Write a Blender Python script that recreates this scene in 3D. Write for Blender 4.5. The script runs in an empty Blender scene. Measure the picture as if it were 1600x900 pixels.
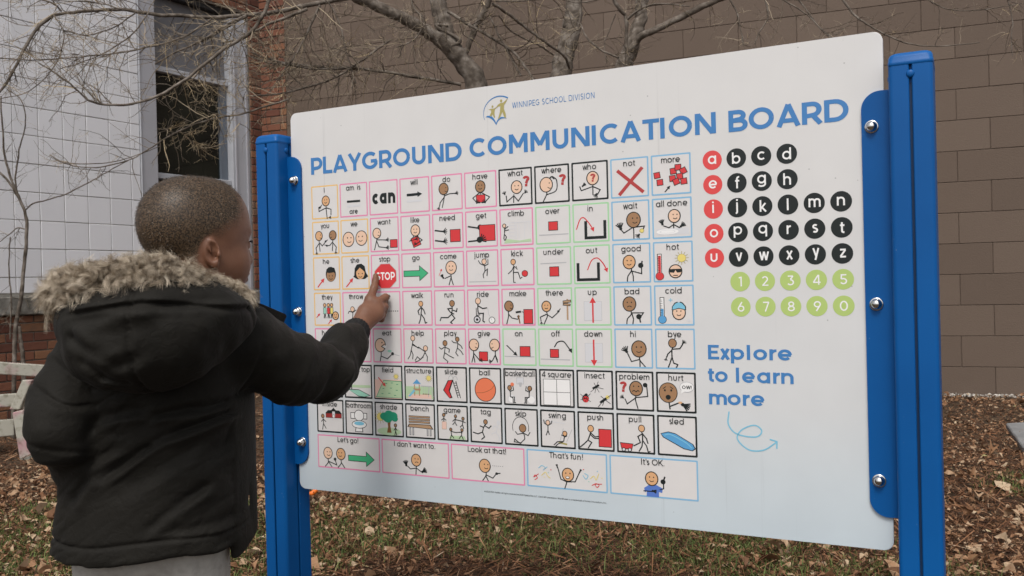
import bpy, bmesh, math, random
import numpy as np
from mathutils import Vector, Matrix
R = math.radians
rng = np.random.default_rng(7)
random.seed(7)
scene = bpy.context.scene
col = scene.collection

# ---------------------------------------------------------------- camera
CAM = np.array([0.0, 0.0, 0.95]); FPX = 1395.7; PITCH = 0.00511; ROLL = 0.02476
cp, sp, cr, sr = math.cos(PITCH), math.sin(PITCH), math.cos(ROLL), math.sin(ROLL)
right0 = Vector((1, 0, 0)); fwd = Vector((0, cp, -sp)); down = Vector((0, -sp, -cp))
cam_r = right0 * cr + down * sr
cam_u = right0 * sr - down * cr
cam_d = bpy.data.cameras.new("camera"); cam_o = bpy.data.objects.new("camera", cam_d); col.objects.link(cam_o)
M = Matrix((cam_r, cam_u, -fwd)).transposed().to_4x4(); M.translation = Vector(CAM)
cam_o.matrix_world = M
cam_d.sensor_width = 36; cam_d.lens = FPX / 1600 * 36; cam_d.clip_start = 0.05; cam_d.clip_end = 500
cam_d.dof.use_dof = True; cam_d.dof.focus_distance = 2.0; cam_d.dof.aperture_fstop = 16
scene.camera = cam_o

# ---------------------------------------------------------------- sky, sun, exposure
SUN_EL, SUN_AZ = R(56), R(194)         # compass angle the light comes from (0 = +Y, clockwise)
w = bpy.data.worlds.new("World"); scene.world = w; w.use_nodes = True
nt = w.node_tree; bg = nt.nodes["Background"]
sky = nt.nodes.new("ShaderNodeTexSky"); sky.sky_type = 'NISHITA'; sky.sun_disc = False
sky.sun_elevation = SUN_EL; sky.sun_rotation = SUN_AZ; sky.air_density = 1.0; sky.dust_density = 4.0; sky.ozone_density = 1.0
hs = nt.nodes.new("ShaderNodeHueSaturation"); hs.inputs['Saturation'].default_value = 0.28
nt.links.new(sky.outputs[0], hs.inputs['Color']); nt.links.new(hs.outputs[0], bg.inputs[0])
bg.inputs[1].default_value = 0.15
sd = bpy.data.lights.new("sun", 'SUN'); sd.energy = 1.15; sd.angle = R(14); sd.color = (1, 0.95, 0.88)
so = bpy.data.objects.new("sun", sd); col.objects.link(so)
sv = Vector((math.sin(SUN_AZ) * math.cos(SUN_EL), math.cos(SUN_AZ) * math.cos(SUN_EL), math.sin(SUN_EL)))
so.rotation_euler = sv.to_track_quat('Z', 'Y').to_euler(); so.location = (0, 0, 8)
scene.view_settings.view_transform = 'Standard'; scene.view_settings.look = 'None'
scene.view_settings.exposure = 0.27; scene.view_settings.gamma = 1.0
scene.render.film_transparent = False

# ---------------------------------------------------------------- helpers
def ray(px, py):
    a, b = px - 800, py - 450
    u = (a * cr - b * sr) / FPX; v = (a * sr + b * cr) / FPX
    return np.array([u, cp - v * sp, -v * cp - sp])
def at(px, py, Y):
    r = ray(px, py); return CAM + r * (Y / r[1])
def on_ground(px, py):
    r = ray(px, py); return CAM + r * (-CAM[2] / r[2])

MATS = {}
def nodes_of(m):
    m.use_nodes = True
    return m.node_tree, m.node_tree.nodes["Principled BSDF"]
def mat(name, color, rough=0.6, spec=0.4, metal=0.0, noise=None, bump=None, coord='Object', sheen=0.0):
    """noise=(scale, amount) varies brightness; bump=(scale, strength, distance)"""
    if name in MATS: return MATS[name]
    m = bpy.data.materials.new(name); nt, b = nodes_of(m)
    b.inputs['Base Color'].default_value = (*color, 1); b.inputs['Roughness'].default_value = rough
    b.inputs['Specular IOR Level'].default_value = spec; b.inputs['Metallic'].default_value = metal
    if sheen: b.inputs['Sheen Weight'].default_value = sheen
    N = nt.nodes; L = nt.links
    tc = N.new("ShaderNodeTexCoord")
    if noise:
        n = N.new("ShaderNodeTexNoise"); n.inputs['Scale'].default_value = noise[0]; n.inputs['Detail'].default_value = 6
        L.new(tc.outputs[coord], n.inputs['Vector'])
        mr = N.new("ShaderNodeMapRange"); mr.inputs[1].default_value = 0.3; mr.inputs[2].default_value = 0.7
        mr.inputs[3].default_value = 1 - noise[1]; mr.inputs[4].default_value = 1 + noise[1]
        L.new(n.outputs['Fac'], mr.inputs[0])
        mx = N.new("ShaderNodeVectorMath"); mx.operation = 'SCALE'; mx.inputs[0].default_value = color
        L.new(mr.outputs[0], mx.inputs['Scale']); L.new(mx.outputs[0], b.inputs['Base Color'])
    if bump:
        n2 = N.new("ShaderNodeTexNoise"); n2.inputs['Scale'].default_value = bump[0]; n2.inputs['Detail'].default_value = 5
        L.new(tc.outputs[coord], n2.inputs['Vector'])
        bp_ = N.new("ShaderNodeBump"); bp_.inputs['Strength'].default_value = bump[1]; bp_.inputs['Distance'].default_value = bump[2]
        L.new(n2.outputs['Fac'], bp_.inputs['Height']); L.new(bp_.outputs[0], b.inputs['Normal'])
    MATS[name] = m; return m
def ramp_mat(name, stops, rough=0.8, spec=0.2, random_obj=False, scale=4, attr=None, bump=None, coord='Object', detail=6, trans=0.0):
    """colour ramp driven by noise, object random or a face attribute"""
    m = bpy.data.materials.new(name); nt, b = nodes_of(m); N = nt.nodes; L = nt.links
    b.inputs['Roughness'].default_value = rough; b.inputs['Specular IOR Level'].default_value = spec
    cr_ = N.new("ShaderNodeValToRGB"); e = cr_.color_ramp.elements
    while len(e) < len(stops): e.new(0.5)
    for k, (p, c) in enumerate(stops): e[k].position = p; e[k].color = (*c, 1)
    tc = N.new("ShaderNodeTexCoord")
    if random_obj:
        src = N.new("ShaderNodeObjectInfo").outputs['Random']
    elif attr:
        a = N.new("ShaderNodeAttribute"); a.attribute_name = attr; src = a.outputs['Fac']
    else:
        n = N.new("ShaderNodeTexNoise"); n.inputs['Scale'].default_value = scale; n.inputs['Detail'].default_value = detail
        L.new(tc.outputs[coord], n.inputs['Vector']); src = n.outputs['Fac']
    if random_obj or attr:
        n = N.new("ShaderNodeTexNoise"); n.inputs['Scale'].default_value = scale; n.inputs['Detail'].default_value = detail
        L.new(tc.outputs[coord], n.inputs['Vector'])
        ma = N.new("ShaderNodeMath"); ma.operation = 'MULTIPLY_ADD'; ma.inputs[1].default_value = 0.35
        L.new(n.outputs['Fac'], ma.inputs[0])
        sb = N.new("ShaderNodeMath"); sb.operation = 'SUBTRACT'; sb.inputs[1].default_value = 0.175
        L.new(src, sb.inputs[0]); L.new(sb.outputs[0], ma.inputs[2]); src = ma.outputs[0]
    L.new(src, cr_.inputs[0]); L.new(cr_.outputs[0], b.inputs['Base Color'])
    if bump:
        n2 = N.new("ShaderNodeTexNoise"); n2.inputs['Scale'].default_value = bump[0]; n2.inputs['Detail'].default_value = 6
        L.new(tc.outputs[coord], n2.inputs['Vector'])
        bp_ = N.new("ShaderNodeBump"); bp_.inputs['Strength'].default_value = bump[1]; bp_.inputs['Distance'].default_value = bump[2]
        L.new(n2.outputs['Fac'], bp_.inputs['Height']); L.new(bp_.outputs[0], b.inputs['Normal'])
    MATS[name] = m; return m

def tag(o, label=None, cat=None, group=None, kind=None):
    if label: o['label'] = label
    if cat: o['category'] = cat
    if group: o['group'] = group
    if kind: o['kind'] = kind
    return o
def empty(name, loc=(0, 0, 0), rot=None):
    o = bpy.data.objects.new(name, None); col.objects.link(o); o.location = loc
    if rot: o.rotation_euler = rot
    o.empty_display_size = 0.05
    return o
def link(name, me, parent=None):
    o = bpy.data.objects.new(name, me); col.objects.link(o)
    if parent is not None: o.parent = parent
    return o
def np_mesh(name, V, F, mats, mi=None, smooth=False, attr=None):
    """V (n,3); F list of arrays of equal-sided faces"""
    if isinstance(F, np.ndarray): F = [F]
    F = [np.asarray(f, dtype=np.int32) for f in F if len(f)]
    me = bpy.data.meshes.new(name)
    V = np.ascontiguousarray(V, dtype=np.float32)
    me.vertices.add(len(V)); me.vertices.foreach_set("co", V.ravel())
    nl = sum(f.size for f in F); npoly = sum(len(f) for f in F)
    me.loops.add(nl); me.polygons.add(npoly)
    me.loops.foreach_set("vertex_index", np.concatenate([f.ravel() for f in F]))
    tot = np.concatenate([np.full(len(f), f.shape[1], np.int32) for f in F])
    st = np.concatenate([[0], np.cumsum(tot)[:-1]]).astype(np.int32)
    me.polygons.foreach_set("loop_start", st)
    if mi is not None: me.polygons.foreach_set("material_index", np.asarray(mi, np.int32))
    me.polygons.foreach_set("use_smooth", np.full(npoly, bool(smooth)))
    for m in (mats if isinstance(mats, (list, tuple)) else [mats]): me.materials.append(m)
    if attr:
        for k, v in attr.items():
            a = me.attributes.new(k, 'FLOAT', 'POINT'); a.data.foreach_set("value", np.asarray(v, np.float32))
    me.update(calc_edges=True); me.validate()
    return me
def bm_mesh(name, bm, mats, smooth=False, bevel=0, seg=1):
    if bevel:
        bmesh.ops.bevel(bm, geom=[e for e in bm.edges], offset=bevel, segments=seg, affect='EDGES', profile=0.5)
    me = bpy.data.meshes.new(name); bm.to_mesh(me); bm.free()
    for m in (mats if isinstance(mats, (list, tuple)) else [mats]): me.materials.append(m)
    for p in me.polygons: p.use_smooth = smooth
    return me
def box_bm(x0, x1, y0, y1, z0, z1, bm=None):
    bm = bm or bmesh.new()
    v = [bm.verts.new(c) for c in ((x0,y0,z0),(x1,y0,z0),(x1,y1,z0),(x0,y1,z0),(x0,y0,z1),(x1,y0,z1),(x1,y1,z1),(x0,y1,z1))]
    for f in ((0,3,2,1),(4,5,6,7),(0,1,5,4),(1,2,6,5),(2,3,7,6),(3,0,4,7)): bm.faces.new([v[i] for i in f])
    return bm
def box(name, dims, m, parent=None, bevel=0.0, seg=1):
    return link(name, bm_mesh(name, box_bm(*dims), m, bevel=bevel, seg=seg), parent)
def tube_np(pts, rad, n=6, cap=True):
    """tapered tube along pts; returns V, quads"""
    P = np.asarray(pts, float); r = np.asarray(rad, float) * np.ones(len(P))
    T = np.gradient(P, axis=0); T /= np.linalg.norm(T, axis=1)[:, None] + 1e-12
    up = np.array([0.13, 0.21, 0.97]); 
    if abs(T[0] @ up) > 0.9: up = np.array([0.97, 0.1, 0.1])
    V = []
    a = np.linspace(0, 2 * np.pi, n, endpoint=False)
    N0 = np.cross(T[0], up); N0 /= np.linalg.norm(N0)
    for i in range(len(P)):
        N0 = N0 - T[i] * (N0 @ T[i]); N0 /= np.linalg.norm(N0) + 1e-12
        Bn = np.cross(T[i], N0)
        V.append(P[i] + r[i] * (np.cos(a)[:, None] * N0 + np.sin(a)[:, None] * Bn))
    V = np.concatenate(V)
    i = np.arange(len(P) - 1)[:, None] * n; j = np.arange(n)[None, :]; j2 = (j + 1) % n
    F = np.stack([i + j, i + j2, i + n + j2, i + n + j], -1).reshape(-1, 4)
    return V, F
def catmull(pts, k=6):
    P = np.asarray(pts, float); P = np.vstack([2 * P[0] - P[1], P, 2 * P[-1] - P[-2]])
    out = []
    for i in range(1, len(P) - 2):
        for t in np.linspace(0, 1, k, endpoint=False):
            a, b, c, d = P[i-1], P[i], P[i+1], P[i+2]
            out.append(0.5 * ((2*b) + (c-a)*t + (2*a-5*b+4*c-d)*t*t + (3*b-a-3*c+d)*t**3))
    out.append(P[-2]); return np.array(out)
class Acc:
    def __init__(s): s.V = []; s.F = []; s.n = 0; s.A = []
    def add(s, V, F, a=None):
        s.F.append(np.asarray(F) + s.n); s.V.append(V); s.n += len(V)
        if a is not None: s.A.append(np.full(len(V), a) if np.isscalar(a) else a)
    def mesh(s, name, mats, smooth=False, attr='tone'):
        d = {}
        for f in s.F: d.setdefault(f.shape[1], []).append(f)
        return np_mesh(name, np.concatenate(s.V), [np.concatenate(v) for v in d.values()], mats, smooth=smooth,
                       attr={attr: np.concatenate(s.A)} if s.A else None)
def vnoise(P, scale, seed, octaves=1):
    """cheap smooth 3-D noise, about -1..1"""
    g = np.random.default_rng(seed); out = 0; amp = 1.0; P = np.asarray(P)
    for o in range(octaves):
        for _ in range(5):
            k = g.normal(size=3); k /= np.linalg.norm(k); out = out + amp * np.sin(P @ (k * scale * g.uniform(0.7, 1.5)) + g.uniform(0, 6.28))
        scale *= 2.1; amp *= 0.5
    return out / 2.6
# ================================================================ ground
def ground_h(x, y):
    return 0.012 * np.sin(x * 1.7 + 0.6) * np.sin(y * 1.3) + 0.006 * np.sin(x * 5.1 + y * 3.7)
xs = np.concatenate([np.linspace(-150, -9, 12), np.linspace(-8, 9, 120), np.linspace(10, 150, 12)])
ys = np.concatenate([np.linspace(-60, -2, 10), np.linspace(-1, 10, 90), np.linspace(12, 200, 12)])
GX, GY = np.meshgrid(xs, ys, indexing='ij')
V = np.stack([GX, GY, ground_h(GX, GY)], -1).reshape(-1, 3)
ny = len(ys); i, j = np.meshgrid(np.arange(len(xs) - 1), np.arange(ny - 1), indexing='ij')
F = np.stack([i*ny+j, (i+1)*ny+j, (i+1)*ny+j+1, i*ny+j+1], -1).reshape(-1, 4)
soil = ramp_mat("soil", [(0.3, (0.035, 0.024, 0.016)), (0.5, (0.075, 0.052, 0.034)), (0.68, (0.13, 0.092, 0.058))], scale=30, rough=0.95, bump=(60, 0.9, 0.02))
g = link("ground", np_mesh("ground", V, F, soil, smooth=True)); tag(g, kind='structure')

# ================================================================ walls
WA = np.array([3.434, 6.886, 0.0]); dB = np.array([-0.93511, 0.35435, 0])       # brown wall: foot point, direction to the left
WK = np.array([-2.514, 9.140, 0.0]); dW = np.array([-0.50725, -0.8618, 0])      # corner, left wall direction towards the camera
nB = np.array([-dB[1], dB[0], 0.0]); nB = nB if nB[1] < 0 else -nB               # outward normals (towards the viewer)
nW = np.array([-dW[1], dW[0], 0.0]); nW = nW if nW[0] > 0 else -nW
def frame(o, origin, d, n):
    """local x along the wall, local y INTO the wall, local z up"""
    m = Matrix(((d[0], -n[0], 0), (d[1], -n[1], 0), (0, 0, 1)))
    if m.determinant() < 0: raise RuntimeError("left-handed wall frame")
    o.matrix_world = Matrix.Translation(Vector(origin)) @ m.to_4x4()
def pxproj(P):
    P = np.asarray(P) - CAM; yc = P[..., 1]*cp - P[..., 2]*sp; zc = P[..., 2]*cp + P[..., 1]*sp
    u = FPX*P[..., 0]/yc; v = -FPX*zc/yc
    return 800 + u*cr + v*sr, 450 - u*sr + v*cr
# the brown wall's local x runs to the right so that the frame is right-handed: origin at the corner
brown = empty("block_wall"); dBr = -dB; LB = 6.36
orgB = WA + dB * 6.361
frame(brown, orgB, dBr, nB)
tag(brown, "large brown painted concrete block wall behind the trees", "wall")
paint = ramp_mat("brown_paint", [(0.0, (0.110, 0.080, 0.061)), (0.5, (0.122, 0.089, 0.068)), (1.0, (0.134, 0.099, 0.076))], random_obj=True, scale=5, rough=0.75, spec=0.25, bump=(90, 0.5, 0.004))
joint = mat("brown_joint", (0.092, 0.066, 0.050), 0.9, noise=(8, 0.2))
BX, BZ = 0.4615, 0.2375
box("wall_core", (0.305, 11.0, 0.0055, 0.30, -0.3, 6.0), joint, brown)
blk_me = bm_mesh("block", box_bm(0.0022, BX-0.0022, 0, 0.02, 0.002, BZ-0.002), paint, bevel=0.0022)
cand = []
for k in range(-1, 24):
    z0 = 0.2210 - BZ + k * BZ
    xj = 6.608 if k % 2 == 0 else 6.379                  # one joint of this course, read right of the post
    x = 0.302 + ((xj - 0.302) % BX) - BX
    while x < 10.6:
        x0, x1 = max(x, 0.302), x + BX; x += BX
        if x1 - x0 < 0.03: continue
        c = orgB + dBr*(x0+x1)/2 + np.array([0, 0, z0+BZ/2]); u_, v_ = pxproj(c)
        vis = -60 < u_ < 1660 and -60 < v_ < 660 and not (470 < u_ < 1370 and v_ > 190 - (u_-452)*0.14 + 45)
        cand.append((vis, np.linalg.norm(c-CAM), x0, x1, z0))
vis = sorted([c for c in cand if c[0]], key=lambda c: c[1])[:290]
rest = [c for c in cand if c not in vis]
for (_, _, x0, x1, z0) in vis:
    me = blk_me if x1-x0 > BX-0.002 else bm_mesh("block", box_bm(0.0022, x1-x0-0.0022, 0, 0.02, 0.002, BZ-0.002), paint, bevel=0.0022)
    o = link("block", me, brown); o.location = (x0, random.uniform(-0.0012, 0.0008), z0)
bm = bmesh.new()
for (_, _, x0, x1, z0) in rest:
    box_bm(x0+0.0035, x1-0.0035, 0, 0.02, z0+0.003, z0+BZ-0.003, bm)
o = link("block_remainder", bm_mesh("block_remainder", bm, paint), brown); o['kind'] = 'stuff'

left = empty("school_wall")
dWr = dW; 
# local x must make a right-handed frame: check both directions
try:
    frame(left, WK, dW, nW); sgnW = 1
except RuntimeError:
    frame(left, WK, -dW, nW); sgnW = -1
tag(left, "old school wall of white tiles above a stone ledge and red brick, with a tall window", "wall")
def SX(a, b): return (a*sgnW, b*sgnW) if sgnW > 0 else (-b, -a)
def wbox(name, s0, s1, y0, y1, z0, z1, m, parent=None, bevel=0.0):
    a, b = SX(s0, s1); return box(name, (a, b, y0, y1, z0, z1), m, parent or left, bevel)
tile_m = ramp_mat("white_glazed_tile", [(0, (0.73, 0.73, 0.755)), (1, (0.80, 0.80, 0.825))], random_obj=True, scale=3, rough=0.35, spec=0.4, bump=(25, 0.12, 0.004))
grout = mat("grout", (0.34, 0.32, 0.28), 0.95, noise=(20, 0.2))
trim = mat("grey_metal_trim", (0.40, 0.40, 0.43), 0.45, noise=(3, 0.06))
trim2 = mat("pale_metal_frame", (0.43, 0.44, 0.47), 0.4, noise=(3, 0.06))
stone = ramp_mat("stone_ledge", [(0.3, (0.09, 0.085, 0.07)), (0.5, (0.18, 0.17, 0.15)), (0.7, (0.30, 0.29, 0.26))], scale=14, rough=0.9, bump=(40, 0.6, 0.01))
brick_m = ramp_mat("red_brick", [(0, (0.10, 0.045, 0.032)), (0.35, (0.15, 0.062, 0.042)), (0.65, (0.20, 0.085, 0.052)), (0.85, (0.24, 0.12, 0.065)), (1, (0.15, 0.095, 0.07))], random_obj=True, scale=18, rough=0.85, bump=(70, 0.6, 0.006))
mortar = mat("mortar", (0.20, 0.17, 0.14), 0.95, noise=(15, 0.2), bump=(80, 0.5, 0.005))
TH = 4.4
wbox("tile_backing", 1.45, 9.0, 0.008, 0.30, 0.945, TH, grout)
TW, TZ = 0.2087, 0.2232
s_edges = [1.452, 1.549] + [1.549 + TW*k for k in range(1, 14)]
zr = [0.967] + [1.091 + TZ*k for k in range(0, 16)]
for a, b in zip(s_edges[:-1], s_edges[1:]):
    for z0, z1 in zip(zr[:-1], zr[1:]):
        if z1 > TH: break
        if b - a < TW*0.9 or z1 - z0 < TZ*0.9:
            me = bm_mesh("tile", box_bm(0.003, b-a-0.003, 0, 0.012, 0.003, z1-z0-0.003), tile_m, bevel=0.0025)
        else:
            if 'tile' not in MATS:
                MATS['tile'] = bm_mesh("tile", box_bm(0.003, TW-0.003, 0, 0.012, 0.003, TZ-0.003), tile_m, bevel=0.0025)
            me = MATS['tile']
        o = link("tile", me, left); o.location = (a if sgnW > 0 else -b, random.uniform(-0.0012, 0.0012), z0)
# farther along, beyond the picture's edge, the same tiles and bricks joined into one part each
bm = bmesh.new(); ba = bmesh.new(); xj = s_edges[-1]
while xj < 8.9:
    for z0, z1 in zip(zr[:-1], zr[1:]):
        if z1 > TH: break
        a_, b_2 = SX(xj+0.003, xj+TW-0.003); box_bm(a_, b_2, 0, 0.012, z0+0.003, z1-0.003, bm)
    xj += TW
for k in range(10):
    xj = 3.052 - (0 if k % 2 == 0 else 0.111)
    while xj < 8.9:
        a_, b_2 = SX(max(xj, 3.052)+0.005, xj+0.217); box_bm(a_, b_2, 0, 0.03, k*0.0735+0.005, k*0.0735+0.0685, ba); xj += 0.222
o = link("tile_remainder", bm_mesh("tile_remainder", bm, tile_m), left); o['kind'] = 'stuff'
o = link("brick_remainder", bm_mesh("brick_remainder", ba, brick_m), left); o['kind'] = 'stuff'
wbox("corner_trim", 1.437, 1.449, -0.012, 0.30, 0.945, TH, trim2, bevel=0.002)
wbox("trim_panel", 1.272, 1.435, -0.004, 0.30, 0.945, TH, trim, bevel=0.002)
wbox("ledge", -0.06, 9.0, -0.055, 0.28, 0.80, 0.942, stone, bevel=0.008)
wbox("brick_backing", 0.012, 9.0, 0.012, 0.30, -0.3, 0.797, mortar)
wbox("brick_backing", -0.10, 0.150, 0.012, 0.30, 0.945, TH, mortar)
wbox("brick_backing", 0.153, 1.27, 0.012, 0.30, 3.72, TH, mortar)
BC, BL = 0.0735, 0.222
def brick_run(parent, s0, s1, z0, z1, conv, seed, edge=False):
    k = 0; z = z0
    while z + 0.02 < z1:
        x = s0 - (0 if k % 2 == 0 else BL/2)
        while x < s1 - 0.01:
            a, b = max(x, s0), min(x+BL, s1)
            if b - a > 0.03:
                h = min(BC, z1 - z)
                me = bm_mesh("brick", box_bm(-0.004 if (edge and a == s0) else 0.005, b-a-0.005, 0, 0.03, 0.005, h-0.005), brick_m, bevel=0.003)
                o = link("brick", me, parent); lo = conv(a, b); o.location = (lo, random.uniform(-0.002, 0.002), z)
            x += BL
        z += BC; k += 1
cw = (lambda a, b: a) if sgnW > 0 else (lambda a, b: -b)
brick_run(left, 0.02, 3.05, 0.0, 0.797, cw, 1)
brick_run(left, 0.0, 0.150, 0.96, 4.25, cw, 2)
brick_run(left, 0.16, 1.27, 3.735, 4.1, cw, 3)
# short brick return beside the brown wall, facing the viewer
ret = empty("brick_pier"); frame(ret, orgB, dBr, nB)
tag(ret, "narrow red brick pier between the window and the brown block wall", "wall")
box("brick_backing", (0.012, 0.298, 0.012, 0.28, -0.3, TH), mortar, ret)
brick_run(ret, 0.0, 0.300, 0.06, 4.25, lambda a, b: a, 4, True)
# window
glass = ramp_mat("dark_window_glass", [(0.30, (0.006, 0.007, 0.006)), (0.6, (0.012, 0.014, 0.010)), (0.85, (0.020, 0.023, 0.016))], scale=1.6, detail=1, rough=0.05, spec=0.5)  # greenish blotches put reflections and the dim interior into the pane colour
blind = mat("grey_blind", (0.155, 0.155, 0.165), 0.5, noise=(2, 0.1))
seal_and_shade = mat("dark_gasket_and_shade", (0.02, 0.02, 0.02), 0.6)
win = wbox("window", 0.16, 1.268, 0.14, 0.30, 0.945, 3.715, seal_and_shade); 
def wsub(name, *a, bevel=0.0):
    o = wbox(name, *a, bevel=bevel); o.parent = win; return o
wsub("frame", 0.152, 0.376, 0.02, 0.138, 0.946, 3.66, trim2, bevel=0.004)
wsub("frame", 0.185, 0.200, 0.008, 0.019, 0.946, 3.66, trim)
wsub("frame", 0.330, 0.345, 0.008, 0.019, 0.946, 3.66, trim)
wsub("frame", 0.380, 1.268, 0.06, 0.137, 2.965, 3.015, trim2, bevel=0.004)
wsub("frame", 0.380, 1.268, 0.045, 0.137, 1.985, 2.035, trim2, bevel=0.004)
wsub("frame", 0.380, 1.268, 0.06, 0.137, 1.84, 1.93, trim2, bevel=0.004)
wsub("frame", 0.380, 1.268, 0.06, 0.137, 0.947, 1.02, trim2, bevel=0.004)
wsub("blind", 0.380, 1.266, 0.110, 0.136, 3.018, 3.66, blind)
wsub("pane", 0.465, 1.266, 0.115, 0.136, 2.038, 2.962, glass)
wsub("jamb", 0.380, 0.462, 0.09, 0.136, 2.038, 2.962, mat("blue_grey_jamb", (0.13, 0.15, 0.18), 0.4, noise=(3, 0.1)))
wsub("pane", 0.380, 1.266, 0.115, 0.136, 1.023, 1.837, glass)
wsub("lintel_shadow_strip", 0.152, 1.268, 0.035, 0.137, 3.664, 3.718, seal_and_shade)  # dark strip modelled in place of the shadow under the lintel

# ================================================================ paving and barrier
slab = mat("grey_flagstone", (0.20, 0.20, 0.20), 0.85, noise=(6, 0.2), bump=(40, 0.4, 0.01))
Pq = [on_ground(1572, 670), on_ground(1690, 664), on_ground(1690, 730), on_ground(1598, 708)]
bm = bmesh.new(); lo = [bm.verts.new((q[0], q[1], -0.02)) for q in Pq]; hi = [bm.verts.new((q[0], q[1], 0.035)) for q in Pq]
bm.faces.new(hi[::-1]); bm.faces.new(lo)
for k in range(4): bm.faces.new((lo[k], hi[k], hi[(k+1) % 4], lo[(k+1) % 4]))
bmesh.ops.recalc_face_normals(bm, faces=bm.faces[:])
o = link("paving_slab", bm_mesh("paving_slab", bm, slab, bevel=0.006)); tag(o, "grey stone slab lying on the leaf litter near the brown wall", "slab")

bar = empty("wooden_barrier", tuple(on_ground(45, 721)))
tag(bar, "weathered white wooden barrier with pink stains beside the brick wall", "barrier")
wp = bpy.data.materials.new("stained_white_paint"); nt_, b_ = nodes_of(wp); N = nt_.nodes; L = nt_.links
tc = N.new("ShaderNodeTexCoord"); n1 = N.new("ShaderNodeTexNoise"); n1.inputs['Scale'].default_value = 6; L.new(tc.outputs['Object'], n1.inputs[0])
n2 = N.new("ShaderNodeTexNoise"); n2.inputs['Scale'].default_value = 40; n2.inputs['Detail'].default_value = 8; L.new(tc.outputs['Object'], n2.inputs[0])
r1 = N.new("ShaderNodeValToRGB"); r1.color_ramp.elements[0].position = 0.54; r1.color_ramp.elements[0].color = (0.36, 0.345, 0.29, 1)
r1.color_ramp.elements[1].position = 0.66; r1.color_ramp.elements[1].color = (0.40, 0.19, 0.22, 1); L.new(n1.outputs[0], r1.inputs[0])
r2 = N.new("ShaderNodeValToRGB"); r2.color_ramp.elements[0].position = 0.33; r2.color_ramp.elements[0].color = (0.55, 0.54, 0.48, 1)
r2.color_ramp.elements[1].position = 0.5; r2.color_ramp.elements[1].color = (1, 1, 1, 1); L.new(n2.outputs[0], r2.inputs[0])
mm = N.new("ShaderNodeMix"); mm.data_type = 'RGBA'; mm.blend_type = 'MULTIPLY'; mm.inputs[0].default_value = 0.8
L.new(r1.outputs[0], mm.inputs[6]); L.new(r2.outputs[0], mm.inputs[7]); L.new(mm.outputs[2], b_.inputs['Base Color']); b_.inputs['Roughness'].default_value = 0.8
def plank(name, pts4, Y, Y2, thick):
    """a board whose front face has the four given corners (clockwise from top left)"""
    f = [Vector(at(x, y, Y if k in (0, 3) else Y2)) for k, (x, y) in enumerate(pts4)]
    nrm = (f[1]-f[0]).cross(f[3]-f[0]).normalized()
    if nrm.y > 0: nrm = -nrm
    bm = bmesh.new(); a = [bm.verts.new(v) for v in f]; b = [bm.verts.new(v - nrm*thick) for v in f]
    bm.faces.new(a); bm.faces.new(b[::-1])
    for k in range(4): bm.faces.new((a[k], b[k], b[(k+1) % 4], a[(k+1) % 4]))
    bmesh.ops.recalc_face_normals(bm, faces=bm.faces[:])
    o = link(name, bm_mesh(name, bm, wp, bevel=0.006, seg=2)); o.parent = bar; o.matrix_parent_inverse = Matrix.Translation(-bar.location)
    return o
plank("rail", [(-260, 548), (92, 572), (92, 591), (-260, 568)], 4.9, 5.35, 0.03)
plank("rail", [(-260, 633), (88, 611), (88, 631), (-260, 654)], 4.92, 5.37, 0.03)
plank("rail", [(-260, 672), (22, 655), (22, 681), (-260, 706)], 5.05, 5.30, 0.03)
plank("leg", [(19, 645), (36, 641), (59, 723), (32, 725)], 5.16, 5.18, 0.09)
plank("leg", [(-180, 640), (-160, 640), (-150, 742), (-178, 742)], 4.98, 5.0, 0.09)
plank("leg", [(34, 594), (50, 594), (30, 640), (14, 640)], 5.24, 5.24, 0.04)
# ================================================================ the sign
SP0 = np.array([-0.5337, 2.1962, 0.4596]); SYAW = 0.47634
BW, BH = 1.348, 0.920
sign = empty("communication_sign")
# local x along the board, local y into the board (away from the viewer), local z up; origin at the foot of the left post
sign.matrix_world = Matrix.Translation(Vector(SP0)) @ Matrix.Rotation(-SYAW, 4, 'Z')
tag(sign, "playground communication board of picture cards on two blue posts", "sign")
def hexc(r, g, b): 
    f = lambda c: (c/255/12.92) if c <= 10 else ((c/255+0.055)/1.055)**2.4
    return (f(r), f(g), f(b))
INK = {}
def ink(key, rgb, rough=0.42):
    INK[key] = mat("ink_" + key, rgb, rough, 0.35); return INK[key]
for k, c in dict(black=(0.012, 0.016, 0.016), white=(0.80, 0.79, 0.78), red=(0.62, 0.045, 0.05), darkred=(0.42, 0.05, 0.05), pink=(0.72, 0.24, 0.40),
                 orange=(0.76, 0.48, 0.17), green=(0.34, 0.62, 0.34), blue=(0.22, 0.44, 0.64), title_blue=(0.055, 0.20, 0.46), sky_blue=(0.20, 0.50, 0.66),
                 brown=(0.34, 0.19, 0.10), tan=(0.66, 0.38, 0.20), beige=(0.76, 0.52, 0.38), arrow_green=(0.06, 0.42, 0.20), grey=(0.45, 0.45, 0.46), light_grey=(0.62, 0.62, 0.64),
                 olive=(0.38, 0.33, 0.12), lime=(0.42, 0.55, 0.17), disc_red=(0.68, 0.07, 0.07), sea=(0.10, 0.33, 0.60), orange_ball=(0.76, 0.20, 0.10), yellow=(0.75, 0.62, 0.18),
                 wood=(0.42, 0.27, 0.16), pale_green=(0.45, 0.60, 0.38), dark_green=(0.02, 0.28, 0.16), bark=(0.20, 0.09, 0.03), roof_red=(0.30, 0.03, 0.03), shirt_blue=(0.09, 0.18, 0.52),
                 pale_pink=(0.76, 0.52, 0.44), mint=(0.30, 0.58, 0.46)).items(): ink(k, c)
INKS = list(INK.keys())

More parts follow.
